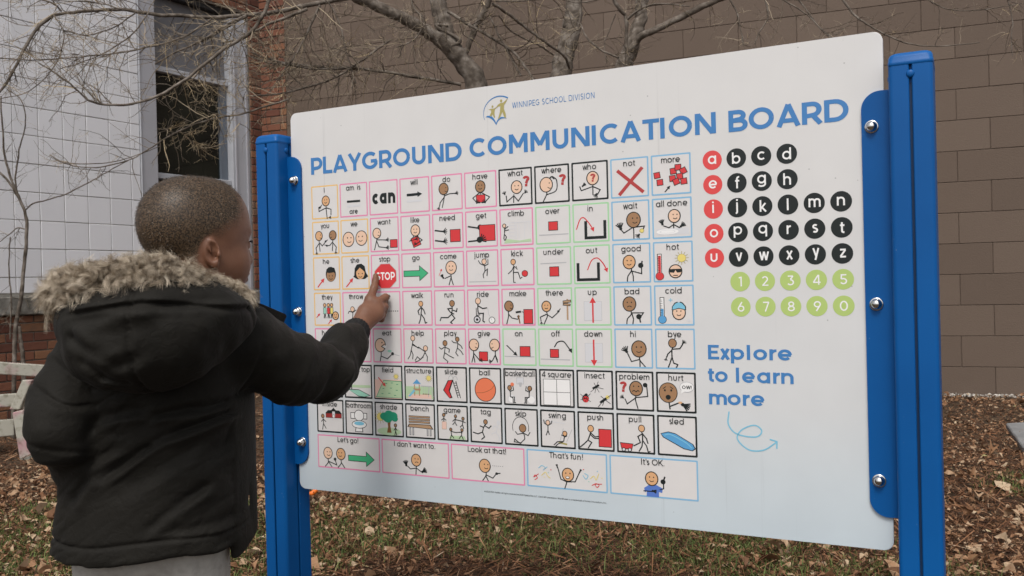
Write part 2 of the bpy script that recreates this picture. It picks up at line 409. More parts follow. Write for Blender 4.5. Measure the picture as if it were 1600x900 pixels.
def arc_pts(cx, cy, rx, ry, a0, a1, n=None):
    n = n or max(4, int(abs(a1-a0)/12))
    a = np.radians(np.linspace(a0, a1, n+1)); return np.stack([cx+rx*np.cos(a), cy+ry*np.sin(a)], 1)
class Print:
    """flat printed artwork: ink layers, each one a few hundredths of a millimetre above the one before"""
    def __init__(s, base=0.0004): s.V = []; s.F3 = []; s.F4 = []; s.m3 = []; s.m4 = []; s.n = 0; s.z = base; s.dz = 0.00001; s.T = (0, 0, 1, 1)
    def to(s, ox, oy, sx, sy=None): s.T = (ox, oy, sx, sy or sx); return s
    def up(s): s.z += s.dz
    def _v(s, P):
        P = np.asarray(P, float); ox, oy, sx, sy = s.T
        s.V.append(np.stack([ox+P[:, 0]*sx, np.full(len(P), -s.z), oy+P[:, 1]*sy], 1)); k = s.n; s.n += len(P); return k
    def stroke(s, P, w, c, closed=False):
        """constant-width line in the current units; mitred joints"""
        P = np.asarray(P, float)
        if closed: P = np.vstack([P, P[:1]])
        d = np.diff(P, axis=0); L = np.linalg.norm(d, axis=1)
        keep = np.concatenate([[True], L > 1e-9]); P = P[keep]; d = np.diff(P, axis=0); L = np.linalg.norm(d, axis=1)
        if not len(d): return
        d /= L[:, None]; nrm = np.stack([-d[:, 1], d[:, 0]], 1); N = np.zeros_like(P)
        for i in range(len(P)):
            if i == 0: a, b = (nrm[-1] if closed else nrm[0]), nrm[0]
            elif i == len(P)-1: a, b = nrm[-1], (nrm[0] if closed else nrm[-1])
            else: a, b = nrm[i-1], nrm[i]
            m = a+b; q = m@m
            N[i] = (m*2/q if q > 0.45 else (a if q < 1e-6 else m/math.sqrt(q)*1.6))
        A = P+N*w/2; B = P-N*w/2
        k = s._v(np.vstack([A, B])); n = len(P)
        for i in range(n-1): s.F4.append((k+i, k+n+i, k+n+i+1, k+i+1)); s.m4.append(INKS.index(c))
        s.up()
    def fill(s, P, c):
        from mathutils.geometry import tessellate_polygon
        P = np.asarray(P, float); tr = tessellate_polygon([[Vector((x, y, 0)) for x, y in P]]); k = s._v(P)
        for t in tr:
            a, b, d = [P[i] for i in t]
            if (b[0]-a[0])*(d[1]-a[1])-(b[1]-a[1])*(d[0]-a[0]) < 0: t = t[::-1]
            s.F3.append([k+i for i in t]); s.m3.append(INKS.index(c))
        s.up()
    def disc(s, cx, cy, rx, ry, c, n=24): s.fill(arc_pts(cx, cy, rx, ry, 0, 360, n)[:-1], c)
    def mesh(s, name):
        if not s.V: return None
        F = []; mi = []
        if s.F4: F.append(np.array(s.F4)[:, :]); mi += s.m4
        if s.F3: F.append(np.array(s.F3)); mi += s.m3
        used = sorted(set(mi)); rm = {u: i for i, u in enumerate(used)}
        return np_mesh(name, np.concatenate(s.V), F, [INK[INKS[u]] for u in used], mi=[rm[i] for i in mi])

# ---- a one-weight geometric alphabet: x-height .70, capitals 1.0
def G(adv, *paths): return (adv, paths)
def A_(cx, cy, rx, ry, a0, a1): return arc_pts(cx, cy, rx, ry, a0, a1, max(6, int(abs(a1-a0)/15)))
def J(*parts): return np.vstack([np.atleast_2d(np.asarray(q, float)) for q in parts])
def glyphs(w):
    h = w/2; x = 0.745; r = (x-w)/2+0.0; c = x/2; rr = r+0.0
    o = lambda cx: J(A_(cx, c, rr, rr, 0, 360))
    lc = h+rr; bw = 2*rr+w      # left circle centre, bowl width
    g = {}
    g['a'] = G(bw+.16, o(lc), [(bw-h, 0), (bw-h, x)])
    g['b'] = G(bw+.14, [(h, 0), (h, 1.02)], o(lc))
    g['c'] = G(bw+.06, A_(lc, c, rr, rr, 45, 315))
    g['d'] = G(bw+.16, o(lc), [(bw-h, 0), (bw-h, 1.02)])
    g['e'] = G(bw+.11, J(A_(lc, c, rr, rr, -42, -360), ), [(h, c-.02), (bw-h*.6, c-.02)])
    g['f'] = G(.42, J((.16, 0), (.16, x+.06), A_(.16+.17, x+.10, .17, .92-x-.02, 180, 80)), [(0, x-h), (.36, x-h)])
    g['g'] = G(bw+.16, o(lc), J((bw-h, x), (bw-h, -.06), A_(lc, -.06, rr, .17, 0, -150)))
    g['h'] = G(bw+.08, [(h, 0), (h, 1.02)], J(A_(h+.25, x-h-.24, .25, .24, 180, 0), (h+.5, 0)))
    g['i'] = G(w+.17, [(h, 0), (h, x)], [(h, x+.13), (h, x+.13+w*1.05)])
    g['j'] = G(w+.18, J((h, x), (h, -.08), A_(h-.15, -.08, .15, .14, 0, -80)), [(h, x+.13), (h, x+.13+w*1.05)])
    g['k'] = G(.60, [(h, 0), (h, 1.02)], [(.50, x), (h, .24)], [(.20, .38), (.54, 0)])
    g['l'] = G(w+.17, [(h, 0), (h, 1.02)])
    g['m'] = G(1.06, [(h, 0), (h, x)], J(A_(h+.21, x-h-.2, .21, .2, 180, 0), (h+.42, 0)), J(A_(h+.63, x-h-.2, .21, .2, 180, 0), (h+.84, 0)))
    g['n'] = G(bw+.08, [(h, 0), (h, x)], J(A_(h+.25, x-h-.24, .25, .24, 180, 0), (h+.5, 0)))
    g['o'] = G(bw+.12, o(lc))
    g['p'] = G(bw+.14, [(h, x), (h, -.26)], o(lc))
    g['q'] = G(bw+.16, o(lc), [(bw-h, x), (bw-h, -.26)])
    g['r'] = G(.45, [(h, 0), (h, x)], A_(h+.27, x-h-.27, .27, .27, 180, 85))
    g['s'] = G(.50, J(A_(.215, x-h-.135, .155, .135, 35, 250), A_(.215, h+.145, .165, .145, 75, -145)))
    g['t'] = G(.42, J((.16, .92), (.16, .19), A_(.16+.17, .19, .17, .19-h, 180, 275)), [(0, x-h), (.36, x-h)])
    g['u'] = G(bw+.10, J((h, x), (h, .30), A_(h+.24, .30, .24, .30-h, 180, 360), (h+.48, x)))
    g['v'] = G(.60, [(h*.8, x), (.28, 0.0)], [(.56-h*.8, x), (.28, 0.0)])
    g['w'] = G(.88, [(h*.8, x), (.24, 0)], [(.24, 0), (.42, x)], [(.42, x), (.60, 0)], [(.60, 0), (.84-h*.8, x)])
    g['x'] = G(.58, [(h*.8, x), (.52-h*.8, 0)], [(.52-h*.8, x), (h*.8, 0)])
    g['y'] = G(.58, [(h*.8, x), (.29, .02)], [(.54-h*.8, x), (.22, -.26)])
    g['z'] = G(.54, [(.03, x-h), (.48, x-h)], [(.44, x-w*.7), (.06, w*.7)], [(.02, h), (.49, h)])
    R_ = (1-w)/2; C_ = .5
    O = lambda cx: A_(cx, C_, R_, R_, 0, 360)
    g['A'] = G(.96, [(h*.7, 0), (.44, 1)], [(.88-h*.7, 0), (.44, 1)], [(.18, .27), (.70, .27)])
    g['B'] = G(.82, [(h, 0), (h, 1)], J((h, 1-h), (.38, 1-h), A_(.40, .755-h*.25, .21, .245-h*.75, 90, -90), (h, .51)), J((h, .51), (.42, .51), A_(.44, (.51+h)/2, .24, (.51-h)/2, 90, -90), (h, h)))
    g['C'] = G(.98, A_(h+R_, C_, R_, R_, 47, 313))
    g['D'] = G(.95, [(h, 0), (h, 1)], J((h, 1-h), (.36, 1-h), A_(.40, C_, R_, R_, 90, -90), (h, h)))
    g['E'] = G(.70, [(h, 0), (h, 1)], [(h, 1-h), (.62, 1-h)], [(h, .51), (.55, .51)], [(h, h), (.63, h)])
    g['G'] = G(1.04, J(A_(h+R_, C_, R_, R_, 47, 330), (h+R_*1.86, .46)), [(h+R_*1.86+h*.6, .46), (.54, .46)])
    g['H'] = G(.92, [(h, 0), (h, 1)], [(.78, 0), (.78, 1)], [(h, .51), (.78, .51)])
    g['I'] = G(w+.18, [(h, 0), (h, 1)])
    g['J'] = G(.66, J((.50, 1), (.50, .30), A_(.27, .28, .23, .28-h, 0, -150)))
    g['K'] = G(.80, [(h, 0), (h, 1)], [(.68, 1), (h, .36)], [(.26, .55), (.72, 0)])
    g['L'] = G(.66, [(h, 0), (h, 1)], [(h, h), (.60, h)])
    g['M'] = G(1.10, [(h, 0), (h, 1)], [(h*1.2, 1-h*.3), (.48, .30)], [(.96-h*1.2, 1-h*.3), (.48, .30)], [(.96-h, 0), (.96-h, 1)])
    g['N'] = G(.98, [(h, 0), (h, 1)], [(h*1.3, 1-h*.4), (.82-h*.9, h*.4)], [(.82-h*.4, 0), (.82-h*.4, 1)])
    g['O'] = G(1.12, O(h+R_))
    g['P'] = G(.78, [(h, 0), (h, 1)], J((h, 1-h), (.40, 1-h), A_(.40, .665-h*.25, .25, .335-h*.75, 90, -90), (h, .34)))
    g['R'] = G(.84, [(h, 0), (h, 1)], J((h, 1-h), (.40, 1-h), A_(.40, .675-h*.25, .25, .325-h*.75, 90, -90), (h, .36)), [(.42, .38), (.70, 0)])
    g['S'] = G(.76, J(A_(.34, .745-h*.25, .25, .255-h*.75, 40, 262), A_(.34, .27+h*.1, .27, .27-h*.9, 82, -145)))
    g['T'] = G(.80, [(0.02, 1-h), (.76, 1-h)], [(.39, 0), (.39, 1-h)])
    g['U'] = G(.92, J((h, 1), (h, .38), A_(.39, .38, .39-h, .38-h, 180, 360), (.78-h, 1)))
    g['V'] = G(.90, [(h*.7, 1), (.42, 0)], [(.84-h*.7, 1), (.42, 0)])
    g['W'] = G(1.28, [(h*.7, 1), (.33, 0)], [(.33, 0), (.61, 1)], [(.61, 1), (.89, 0)], [(.89, 0), (1.22-h*.7, 1)])
    g['Y'] = G(.86, [(h*.7, 1), (.40, .42)], [(.80-h*.7, 1), (.40, .42)], [(.40, 0), (.40, .44)])
    g['0'] = G(.86, A_(.38, .5, .38-h, .5-h, 0, 360))
    g['1'] = G(.44, [(.26, 0), (.26, 1)], [(.02, .88), (.27, 1-h*.7)])
    g['2'] = G(.76, J(A_(.32, .68, .25, .32-h, 160, -20), (.10, h)), [(.04, h), (.66, h)])
    g['3'] = G(.76, [(.08, 1-h), (.58, 1-h)], [(.58, 1-h*1.2), (.32, .60)], A_(.33, .31, .28, .31-h, 92, -150))
    g['4'] = G(.82, [(.56, 0), (.56, 1)], [(.52, .98), (.06, .26)], [(.03, .25), (.74, .25)])
    g['5'] = G(.76, [(.14, 1-h), (.62, 1-h)], [(.17, 1), (.13, .55)], J((.13, .55), A_(.34, .31, .28, .31-h, 110, -150)))
    g['6'] = G(.78, A_(.36, .32, .28, .32-h, 0, 360), [(.10, .42), (.46, 1)])
    g['7'] = G(.70, [(.04, 1-h), (.66, 1-h)], [(.61, 1-h), (.26, 0)])
    g['8'] = G(.78, A_(.36, .28, .28, .28-h, 0, 360), A_(.36, .75-h*.3, .23, .25-h*.7, 0, 360))
    g['9'] = G(.78, A_(.36, .68, .28, .32-h, 0, 360), [(.62, .58), (.26, 0)])
    g['.'] = G(.26, [(.06+h, 0), (.06+h, w)])
    g[','] = G(.26, [(.06+h, w), (.04, -.12)])
    g["'"] = G(.24, [(.12, 1), (.12, .74)])
    g['!'] = G(.30, [(.12, 1), (.12, .30)], [(.12, 0), (.12, w)])
    g['?'] = G(.66, J(A_(.28, .72, .22, .28-h, 170, -60), (.28, .28)), [(.28, 0), (.28, w)])
    g['-'] = G(.40, [(.04, .36), (.34, .36)])
    g['@'] = G(.9, A_(.42, .4, .38, .38, 0, 360), A_(.42, .4, .16, .16, 45, 315))       # the copyright ring
    g[' '] = G(.36)
    return g
_gl = {}
def text_w(t, w): 
    g = _gl.setdefault(w, glyphs(w)); return sum(g[c][0] for c in t)
def text(D, t, x, y, size, c, w=0.14, align='c', track=0.0, xs=1.0, fit=None, trk=False):
    """x, y of the baseline in D's current frame units; size is the capital height"""
    g = _gl.setdefault(w, glyphs(w)); W = text_w(t, w) + track*(len(t)-1) - 0.12
    if fit and trk: track = (fit/(size*xs)-W)/(len(t)-1); W = fit/(size*xs)
    elif fit: xs = fit/(W*size)
    ox, oy, sx, sy = D.T
    px_ = x - (W*size*xs/2 if align == 'c' else W*size*xs if align == 'r' else 0)
    for ch in t:
        adv, paths = g[ch]
        D.T = (ox+px_*sx, oy+y*sy, sx*size*xs, sy*size)
        z0 = D.z; d0 = D.dz; D.dz = 0.000025
        for q in paths: D.stroke(q, w, c)
        D.z = z0; D.dz = d0
        px_ += (adv+track)*size*xs
    D.T = (ox, oy, sx, sy)

# ---- board
panel_m = bpy.data.materials.new("printed_board"); nt_, b_ = nodes_of(panel_m); N = nt_.nodes; L = nt_.links
tc = N.new("ShaderNodeTexCoord"); sx_ = N.new("ShaderNodeSeparateXYZ"); L.new(tc.outputs['Object'], sx_.inputs[0])
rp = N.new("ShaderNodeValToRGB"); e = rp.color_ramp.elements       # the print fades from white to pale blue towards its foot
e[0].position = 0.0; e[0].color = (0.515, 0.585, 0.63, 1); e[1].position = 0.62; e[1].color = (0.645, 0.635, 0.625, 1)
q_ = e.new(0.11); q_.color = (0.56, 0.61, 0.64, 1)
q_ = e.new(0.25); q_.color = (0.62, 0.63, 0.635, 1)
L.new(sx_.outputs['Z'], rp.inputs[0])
ns = N.new("ShaderNodeTexNoise"); ns.inputs['Scale'].default_value = 9; ns.inputs['Detail'].default_value = 8; L.new(tc.outputs['Object'], ns.inputs[0])
mr = N.new("ShaderNodeMapRange"); mr.inputs[1].default_value = .3; mr.inputs[2].default_value = .7; mr.inputs[3].default_value = 0.965; mr.inputs[4].default_value = 1.02; L.new(ns.outputs[0], mr.inputs[0])
vs = N.new("ShaderNodeVectorMath"); vs.operation = 'SCALE'; L.new(rp.outputs[0], vs.inputs[0]); L.new(mr.outputs[0], vs.inputs['Scale'])
# fine dirt specks and faint diagonal scratches
vo = N.new("ShaderNodeTexVoronoi"); vo.inputs['Scale'].default_value = 26; L.new(tc.outputs['Object'], vo.inputs[0])
lt = N.new("ShaderNodeMapRange"); lt.inputs[1].default_value = 0.02; lt.inputs[2].default_value = 0.045; lt.inputs[3].default_value = 0.55; lt.inputs[4].default_value = 1.0; L.new(vo.outputs['Distance'], lt.inputs[0])
mp = N.new("ShaderNodeMapping"); mp.inputs['Rotation'].default_value = (0, R(52), 0); mp.inputs['Scale'].default_value = (90, 1, 1.6); L.new(tc.outputs['Object'], mp.inputs[0])
n3 = N.new("ShaderNodeTexNoise"); n3.inputs['Scale'].default_value = 1; n3.inputs['Detail'].default_value = 2; L.new(mp.outputs[0], n3.inputs[0])
m3 = N.new("ShaderNodeMapRange"); m3.inputs[1].default_value = .24; m3.inputs[2].default_value = .34; m3.inputs[3].default_value = 0.90; m3.inputs[4].default_value = 1.0; L.new(n3.outputs[0], m3.inputs[0])
mu = N.new("ShaderNodeMath"); mu.operation = 'MULTIPLY'; L.new(lt.outputs[0], mu.inputs[0]); L.new(m3.outputs[0], mu.inputs[1])
v2 = N.new("ShaderNodeVectorMath"); v2.operation = 'SCALE'; L.new(vs.outputs[0], v2.inputs[0]); L.new(mu.outputs[0], v2.inputs['Scale'])
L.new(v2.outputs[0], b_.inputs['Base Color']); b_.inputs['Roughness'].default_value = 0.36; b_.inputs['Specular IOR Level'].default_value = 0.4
def round_rect(x0, x1, z0, z1, r, n=8, corners=(1, 1, 1, 1)):
    """outline, counter-clockwise from the lower left; corners: ll, lr, ur, ul"""
    P = []
    for k, (cx, cz, a) in enumerate(((x0+r, z0+r, 180), (x1-r, z0+r, 270), (x1-r, z1-r, 0), (x0+r, z1-r, 90))):
        if corners[k]: P += [tuple(q) for q in arc_pts(cx, cz, r, r, a, a+90, n)]
        else: P.append(((x0, z0), (x1, z0), (x1, z1), (x0, z1))[k])
    return P
def prism(name, P, y0, y1, m, parent, bevel=0.0):
    bm = bmesh.new(); a = [bm.verts.new((x, y0, z)) for x, z in P]; b = [bm.verts.new((x, y1, z)) for x, z in P]
    bm.faces.new(a); bm.faces.new(b[::-1]); n = len(P)
    for k in range(n): bm.faces.new((a[(k+1) % n], a[k], b[k], b[(k+1) % n]))
    if bevel:
        ed = [e for e in bm.edges if abs(e.verts[0].co.y-y0) < 1e-6 and abs(e.verts[1].co.y-y0) < 1e-6]
        bmesh.ops.bevel(bm, geom=ed, offset=bevel, segments=2, affect='EDGES', profile=0.5)
    bmesh.ops.recalc_face_normals(bm, faces=bm.faces[:])
    return link(name, bm_mesh(name, bm, m), parent)
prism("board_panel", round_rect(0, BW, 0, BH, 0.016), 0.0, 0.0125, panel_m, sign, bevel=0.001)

def words(name, items, label=None):
    D = Print(); D.to(0, 0, 1)
    for t, x, z, sz, w_, f_, c_ in items: text(D, t, x, z, sz, c_, w=w_, align='l', fit=f_)
    o = link(name, D.mesh(name), sign); o['label'] = label; return o
for t, x, z, f_ in (("PLAYGROUND", 0.0605, 0.7655, 0.4205), ("COMMUNICATION", 0.5040, 0.7690, 0.5445), ("BOARD", 1.0735, 0.7680, 0.2125)):
    words("title_lettering", [(t, x, z, 0.0408, 0.198, f_, 'title_blue')], "blue heading reading " + t)
for t, x, z, f_ in (("Explore", 1.0235, 0.3345, 0.157), ("to learn", 1.0225, 0.2910, 0.161), ("more", 1.0235, 0.2475, 0.105)):
    words("lettering", [(t, x, z, 0.0278, 0.185, f_, 'title_blue')], "blue lettering reading " + t)
D = Print(); D.to(0, 0, 1)
text(D, "WINNIPEG SCHOOL DIVISION", 0.612, 0.8655, 0.0122, 'title_blue', w=0.115, align='l', xs=0.74, fit=0.1895, trk=True)
o = link("lettering", D.mesh("lettering"), sign); o['label'] = "small blue lettering reading WINNIPEG SCHOOL DIVISION"
words("fine_print", [("@ 2020 PRC-Saltillo. All rights reserved. @ 2020 SymbolStix, LLC. Used with permission. WordPower is a trademark of Inman Innovations, Inc.", 0.5202, 0.0345, 0.0034, 0.13, 0.2862, 'black')], "tiny black line of fine print")
D = Print(); D.to(0, 0, 1)
cur = catmull([(1.0615, .2349), (1.0600, .2100), (1.0762, .1925), (1.1110, .1890), (1.1225, .2010), (1.1090, .2110), (1.0850, .2010), (1.0765, .1830), (1.0974, .1640), (1.1250, .1650), (1.1490, .1810)], 8)
D.stroke(cur, 0.0026, 'sky_blue'); D.stroke([(1.1370, .1860), (1.1500, .1825), (1.1495, .1690)], 0.0026, 'sky_blue')
o = link("curly_arrow", D.mesh("curly_arrow"), sign); o['label'] = "pale blue curling arrow"
# crest: an arc, two figures and an open book
D = Print(); D.to(0, 0, 1)
arc = arc_pts(0.5800, 0.8600, 0.0385, 0.0350, 200, 55, 26); wid = np.linspace(0.0008, 0.0030, len(arc))
n_ = np.gradient(arc, axis=0); n_ = np.stack([-n_[:, 1], n_[:, 0]], 1)/np.linalg.norm(n_, axis=1)[:, None]
D.fill(np.vstack([arc+n_*wid[:, None]/2, (arc-n_*wid[:, None]/2)[::-1]]), 'title_blue')
bk = lambda m: np.array([(0.5480+a*m*0, b) for a, b in []])
D.fill([(.5465, .8535), (.5515, .8560), (.5575, .8555), (.5630, .8525), (.5675, .8475), (.5705, .8420), (.5720, .8380), (.5745, .8430), (.5790, .8475), (.5850, .8500), (.5910, .8490), (.5990, .8450),
        (.5930, .8462), (.5860, .8462), (.5800, .8440), (.5755, .8395), (.5722, .8335), (.5700, .8370), (.5660, .8430), (.5610, .8480), (.5550, .8515)], 'title_blue')
D.disc(.5640, .8745, .0022, .0028, 'olive', 12); D.disc(.5855, .8845, .0028, .0034, 'olive', 12)
D.fill([(.5540, .8690), (.5600, .8700), (.5680, .8700), (.5745, .8730), (.5695, .8665), (.5685, .8590), (.5700, .8500), (.5670, .8505), (.5640, .8580), (.5600, .8530), (.5565, .8555), (.5605, .8620), (.5605, .8670)], 'olive')
D.fill([(.5720, .8690), (.5770, .8770), (.5840, .8800), (.5900, .8800), (.5960, .8840), (.6015, .8880), (.5975, .8800), (.5925, .8750), (.5920, .8660), (.5960, .8560), (.5965, .8470), (.5930, .8470), (.5880, .8600), (.5840, .8530), (.5790, .8450), (.5770, .8470), (.5815, .8600), (.5835, .8730), (.5780, .8730)], 'olive')
o = link("crest", D.mesh("crest"), sign); o['label'] = "crest of two olive figures over a blue open book under an arc"

# ---- letter and number discs
P_ = 0.0466
def disc_part(name, ch, x, y, colr, w=0.15, sz=0.0215):
    d = Print(base=0.0003); d.to(0, 0, 1); d.disc(0, 0, 0.0186, 0.0186, colr, 40)
    o = link(name, d.mesh(name), sign); o.location = (x, 0, y)
    t = Print(base=0.0005); t.to(0, 0, 1)
    if ch.isdigit(): text(t, ch, 0.0002, -0.0092, 0.0184, 'white', w=0.135)
    else:
        dy = -0.0075 if ch in 'aeioucmnrsvwxz' else (-0.0105 if ch in 'bdfhklt' else (-0.0045 if ch in 'gpqy' else -0.006))
        text(t, ch, 0.0002, dy, sz, 'white', w=0.15)
    c = link("numeral" if ch.isdigit() else "letter", t.mesh("letter"), o)
    o['label'] = f"{ {'disc_red': 'red', 'black': 'black', 'lime': 'light green'}[colr] } disc with a white {ch}"
for r_, row in enumerate(["abcd", "efgh", "ijklmn", "opqrst", "uvwxyz"]):
    for c_, ch in enumerate(row): disc_part("letter_disc", ch, 1.0405+c_*P_-(0.0005 if c_ else 0), 0.7178-r_*0.0470, 'disc_red' if c_ == 0 else 'black')
for r_, row in enumerate(["12345", "67890"]):
    for c_, ch in enumerate(row): disc_part("number_disc", ch, 1.0885+c_*0.0462, 0.4832-r_*0.0480, 'lime')
# ================================================================ picture cards (drawn on a 0..100 square, y up)
def hd(d, x, y, r=11, skin='beige', eyes=(0, 0), mood=1, w=2.6, ry=None, sc=1):
    ry = ry or r*1.14
    d.disc(x, y, r+w/2, ry+w/2, 'black'); d.disc(x, y, r-w/2, ry-w/2, skin)
    if mood is None or r < 7: return
    ex, ey = eyes
    for s in (-1, 1): d.disc(x+(ex+s*0.32)*r, y+(0.22+ey)*ry, max(1.3, r*.10), max(1.6, r*.13), 'black', 8)
    my = y-0.36*ry
    P = arc_pts(x+ex*r, my+(r*.22 if mood > 0 else -r*.22), r*.36, r*.30, 205 if mood > 0 else 25, 335 if mood > 0 else 155, 8)
    d.stroke(P, 2.0, 'black')
def hp(d, x, y, r=11, skin='beige', mood=1, s=1):
    """head seen from the side, looking right (s=1) or left (s=-1)"""
    ry = r*1.14
    d.disc(x, y, r+1.3, ry+1.3, 'black'); d.disc(x, y, r-1.3, ry-1.3, skin)
    d.disc(x+s*r*.5, y+ry*.2, 1.5, 1.9, 'black', 8)
    d.stroke(arc_pts(x+s*r*.62, y-ry*.22, r*.4, r*.34, 200 if s > 0 else 250, 290 if s > 0 else 340, 6), 2.0, 'black')
def ln(d, *P, w=2.6, c='black'): d.stroke(P, w*1.12, c)
def cv(d, *P, w=2.6, c='black'): d.stroke(catmull(P, 6), w*1.12, c)
def rc(d, x0, y0, x1, y1, c='red', w=1.8, a=0, oc='black'):
    cx, cy = (x0+x1)/2, (y0+y1)/2; hx, hy = (x1-x0)/2, (y1-y0)/2; ca, sa = math.cos(R(a)), math.sin(R(a))
    q = lambda e: [(cx+u*ca-v*sa, cy+u*sa+v*ca) for u, v in ((-hx-e, -hy-e), (hx+e, -hy-e), (hx+e, hy+e), (-hx-e, hy+e))]
    if w: d.fill(q(w/2), oc)
    if c: d.fill(q(-w/2), c)
def aw(d, x0, y0, x1, y1, c='black', w=3.2, hl=11, hw=11):
    t = np.array([x1-x0, y1-y0], float); t /= np.linalg.norm(t); n = np.array([-t[1], t[0]]); e = np.array([x1, y1], float)
    d.stroke([(x0, y0), tuple(e-t*hl*.8)], w, c); d.fill([tuple(e), tuple(e-t*hl+n*hw/2), tuple(e-t*hl-n*hw/2)], c)
def hn(d, x, y, a, s=1.0, c='black', spread=22, n=4, r=4.0):
    """an open hand: palm and short fingers fanned about the angle a"""
    d.disc(x, y, r*s*.8, r*s*.8, c, 12)
    for k in range(n+1):
        b = R(a+(k-n/2)*spread); d.stroke([(x, y), (x+math.cos(b)*13*s, y+math.sin(b)*13*s)], 2.2*s, c)
def pt(d, x, y, a, s=1.0, c='black'):
    """a pointing hand"""
    d.disc(x, y, 4.4*s, 3.8*s, c, 12); b = R(a); d.stroke([(x, y), (x+math.cos(b)*12*s, y+math.sin(b)*12*s)], 2.8*s, c)
def qm(d, x, y, s): text(d, '?', x, y, s, 'darkred', w=0.24)
def sun(d, x, y, r): 
    for k in range(12): b = R(30*k); ln(d, (x+math.cos(b)*r, y+math.sin(b)*r), (x+math.cos(b)*r*1.75, y+math.sin(b)*r*1.75), w=1.2, c='olive')
    d.disc(x, y, r+.8, r+.8, 'olive'); d.disc(x, y, r, r, 'yellow')
def block_arrow(d, x0, x1, y, h, c='arrow_green'):
    xm = x1-h*1.05
    P = lambda e: [(x0-e, y-h*.32-e), (xm-e, y-h*.32-e), (xm-e, y-h*.85-e*2), (x1+e*1.5, y), (xm-e, y+h*.85+e*2), (xm-e, y+h*.32+e), (x0-e, y+h*.32+e)]
    d.fill(P(1.2), 'black'); d.fill(P(-.6), c)
def stick(d, hx, hy, r, skin, hip, ls, *limbs, w=2.3):
    """small figure: head, spine to the hip, then poly-lines"""
    hd(d, hx, hy, r, skin, mood=None, w=2.0); cv(d, (hx, hy-r*1.2), *ls, hip, w=w)
    for P in limbs: ln(d, *P, w=w)

def c_I(d): d.T = (d.T[0], d.T[1]-0.004, d.T[2], d.T[3]); cv(d, (55, 52), (55, 34), (58, 4)); ln(d, (55, 40), (28, 30), (27, 44)); ln(d, (55, 40), (73, 34), (72, 16)); pt(d, 31, 42, 45); hn(d, 70, 12, 250, .6); hd(d, 54, 62, 14, 'tan')
def c_am(d): rc(d, 26, 45, 74, 52, 'black', 0); rc(d, 26, 31, 74, 38, 'light_grey', 0)
def c_can(d): text(d, 'can', 50, 34, 44, 'black', w=.27, fit=78)
def c_will(d): aw(d, 24, 54, 76, 55, w=8, hl=16, hw=17); rc(d, 24, 32, 74, 38, 'light_grey', 0)
def c_do(d): cv(d, (38, 56), (42, 42), (34, 8)); ln(d, (42, 40), (28, 24), (25, 12)); cv(d, (41, 42), (58, 48), (78, 48)); hn(d, 78, 48, 10, .7); hn(d, 24, 10, 250, .6); hp(d, 40, 64, 15, 'brown')
def c_have(d): ln(d, (50, 46), (26, 30), (38, 16)); ln(d, (50, 46), (78, 30), (64, 16)); rc(d, 37, 16, 64, 38); hn(d, 38, 15, 40, .8); hn(d, 64, 15, 140, .8); ln(d, (50, 52), (50, 40)); hd(d, 50, 62, 15, 'brown')
def c_what(d): ln(d, (45, 32), (44, 8)); ln(d, (45, 28), (24, 12), (22, 30)); ln(d, (45, 28), (58, 12), (74, 34)); hn(d, 18, 34, 110, .7); hn(d, 78, 34, 50, .7); hd(d, 54, 52, 16, 'beige'); qm(d, 82, 52, 30)
def c_where(d): cv(d, (34, 36), (35, 26), (24, 4)); cv(d, (35, 24), (62, 34), (64, 62), (52, 74)); hp(d, 34, 52, 18, 'beige'); cv(d, (44, 68), (50, 73), (58, 66), w=3.5); qm(d, 80, 48, 30)
def c_who(d): ln(d, (58, 40), (58, 14)); ln(d, (58, 37), (26, 28), (22, 40)); ln(d, (58, 37), (78, 27), (70, 14)); hn(d, 30, 40, 40, .8, spread=12); hn(d, 68, 16, 240, .8); hd(d, 58, 60, 16, 'beige', mood=None); qm(d, 58, 50, 22)
def c_not(d): ln(d, (18, 74), (86, 12), w=8, c='darkred'); ln(d, (84, 78), (22, 8), w=8, c='darkred')
def c_more(d):
    for x, y, a in ((15, 53, 8), (22, 34, 4), (56, 61, 5), (68, 70, 0), (81, 60, 24), (54, 42, 4), (72, 46, 6), (63, 33, 20), (82, 33, 5)): rc(d, x-7.5, y-7.5, x+7.5, y+7.5, 'red', 1.8, a)
    aw(d, 34, 8, 48, 24, w=2.6, hl=9, hw=9)
def c_you(d):
    for x, s, k in ((25, 1, 'tan'), (77, -1, 'brown')):
        cv(d, (x, 50), (x+s, 30), (x+s*3, 10)); ln(d, (x+s*2, 38), (x+s*12, 28), (x+s*24, 40) if s > 0 else (x+s*24, 28)); ln(d, (x, 36), (x-s*12, 22), (x-s*10, 10)); hn(d, x-s*10, 8, 270, .55); hp(d, x, 60, 13, k, s=s)
    pt(d, 50, 42, 30, .8); pt(d, 54, 28, 160, .8)
def c_we(d): hd(d, 28, 44, 20, 'beige', (.15, 0)); hd(d, 75, 46, 20, 'beige', (-.15, 0))
def c_want(d): cv(d, (24, 46), (22, 34), (14, 6)); ln(d, (22, 38), (56, 36)); ln(d, (22, 36), (30, 16), (56, 12)); hn(d, 56, 36, 5, .8); hn(d, 56, 12, 5, .8); hp(d, 24, 58, 14, 'beige'); rc(d, 70, 12, 94, 36)
def c_like(d): rc(d, 38, 12, 64, 40, 'red', 2, 20); ln(d, (46, 44), (30, 28), (52, 34)); ln(d, (52, 44), (72, 30), (50, 18)); hn(d, 50, 33, 20, .7); hn(d, 52, 18, 160, .7); hd(d, 50, 60, 15, 'beige')
def c_need(d): ln(d, (8, 56), (34, 52), w=4); ln(d, (8, 26), (34, 22), w=4); hn(d, 36, 52, 0, 1, spread=26); hn(d, 36, 22, 10, 1, spread=26); rc(d, 58, 20, 90, 56)
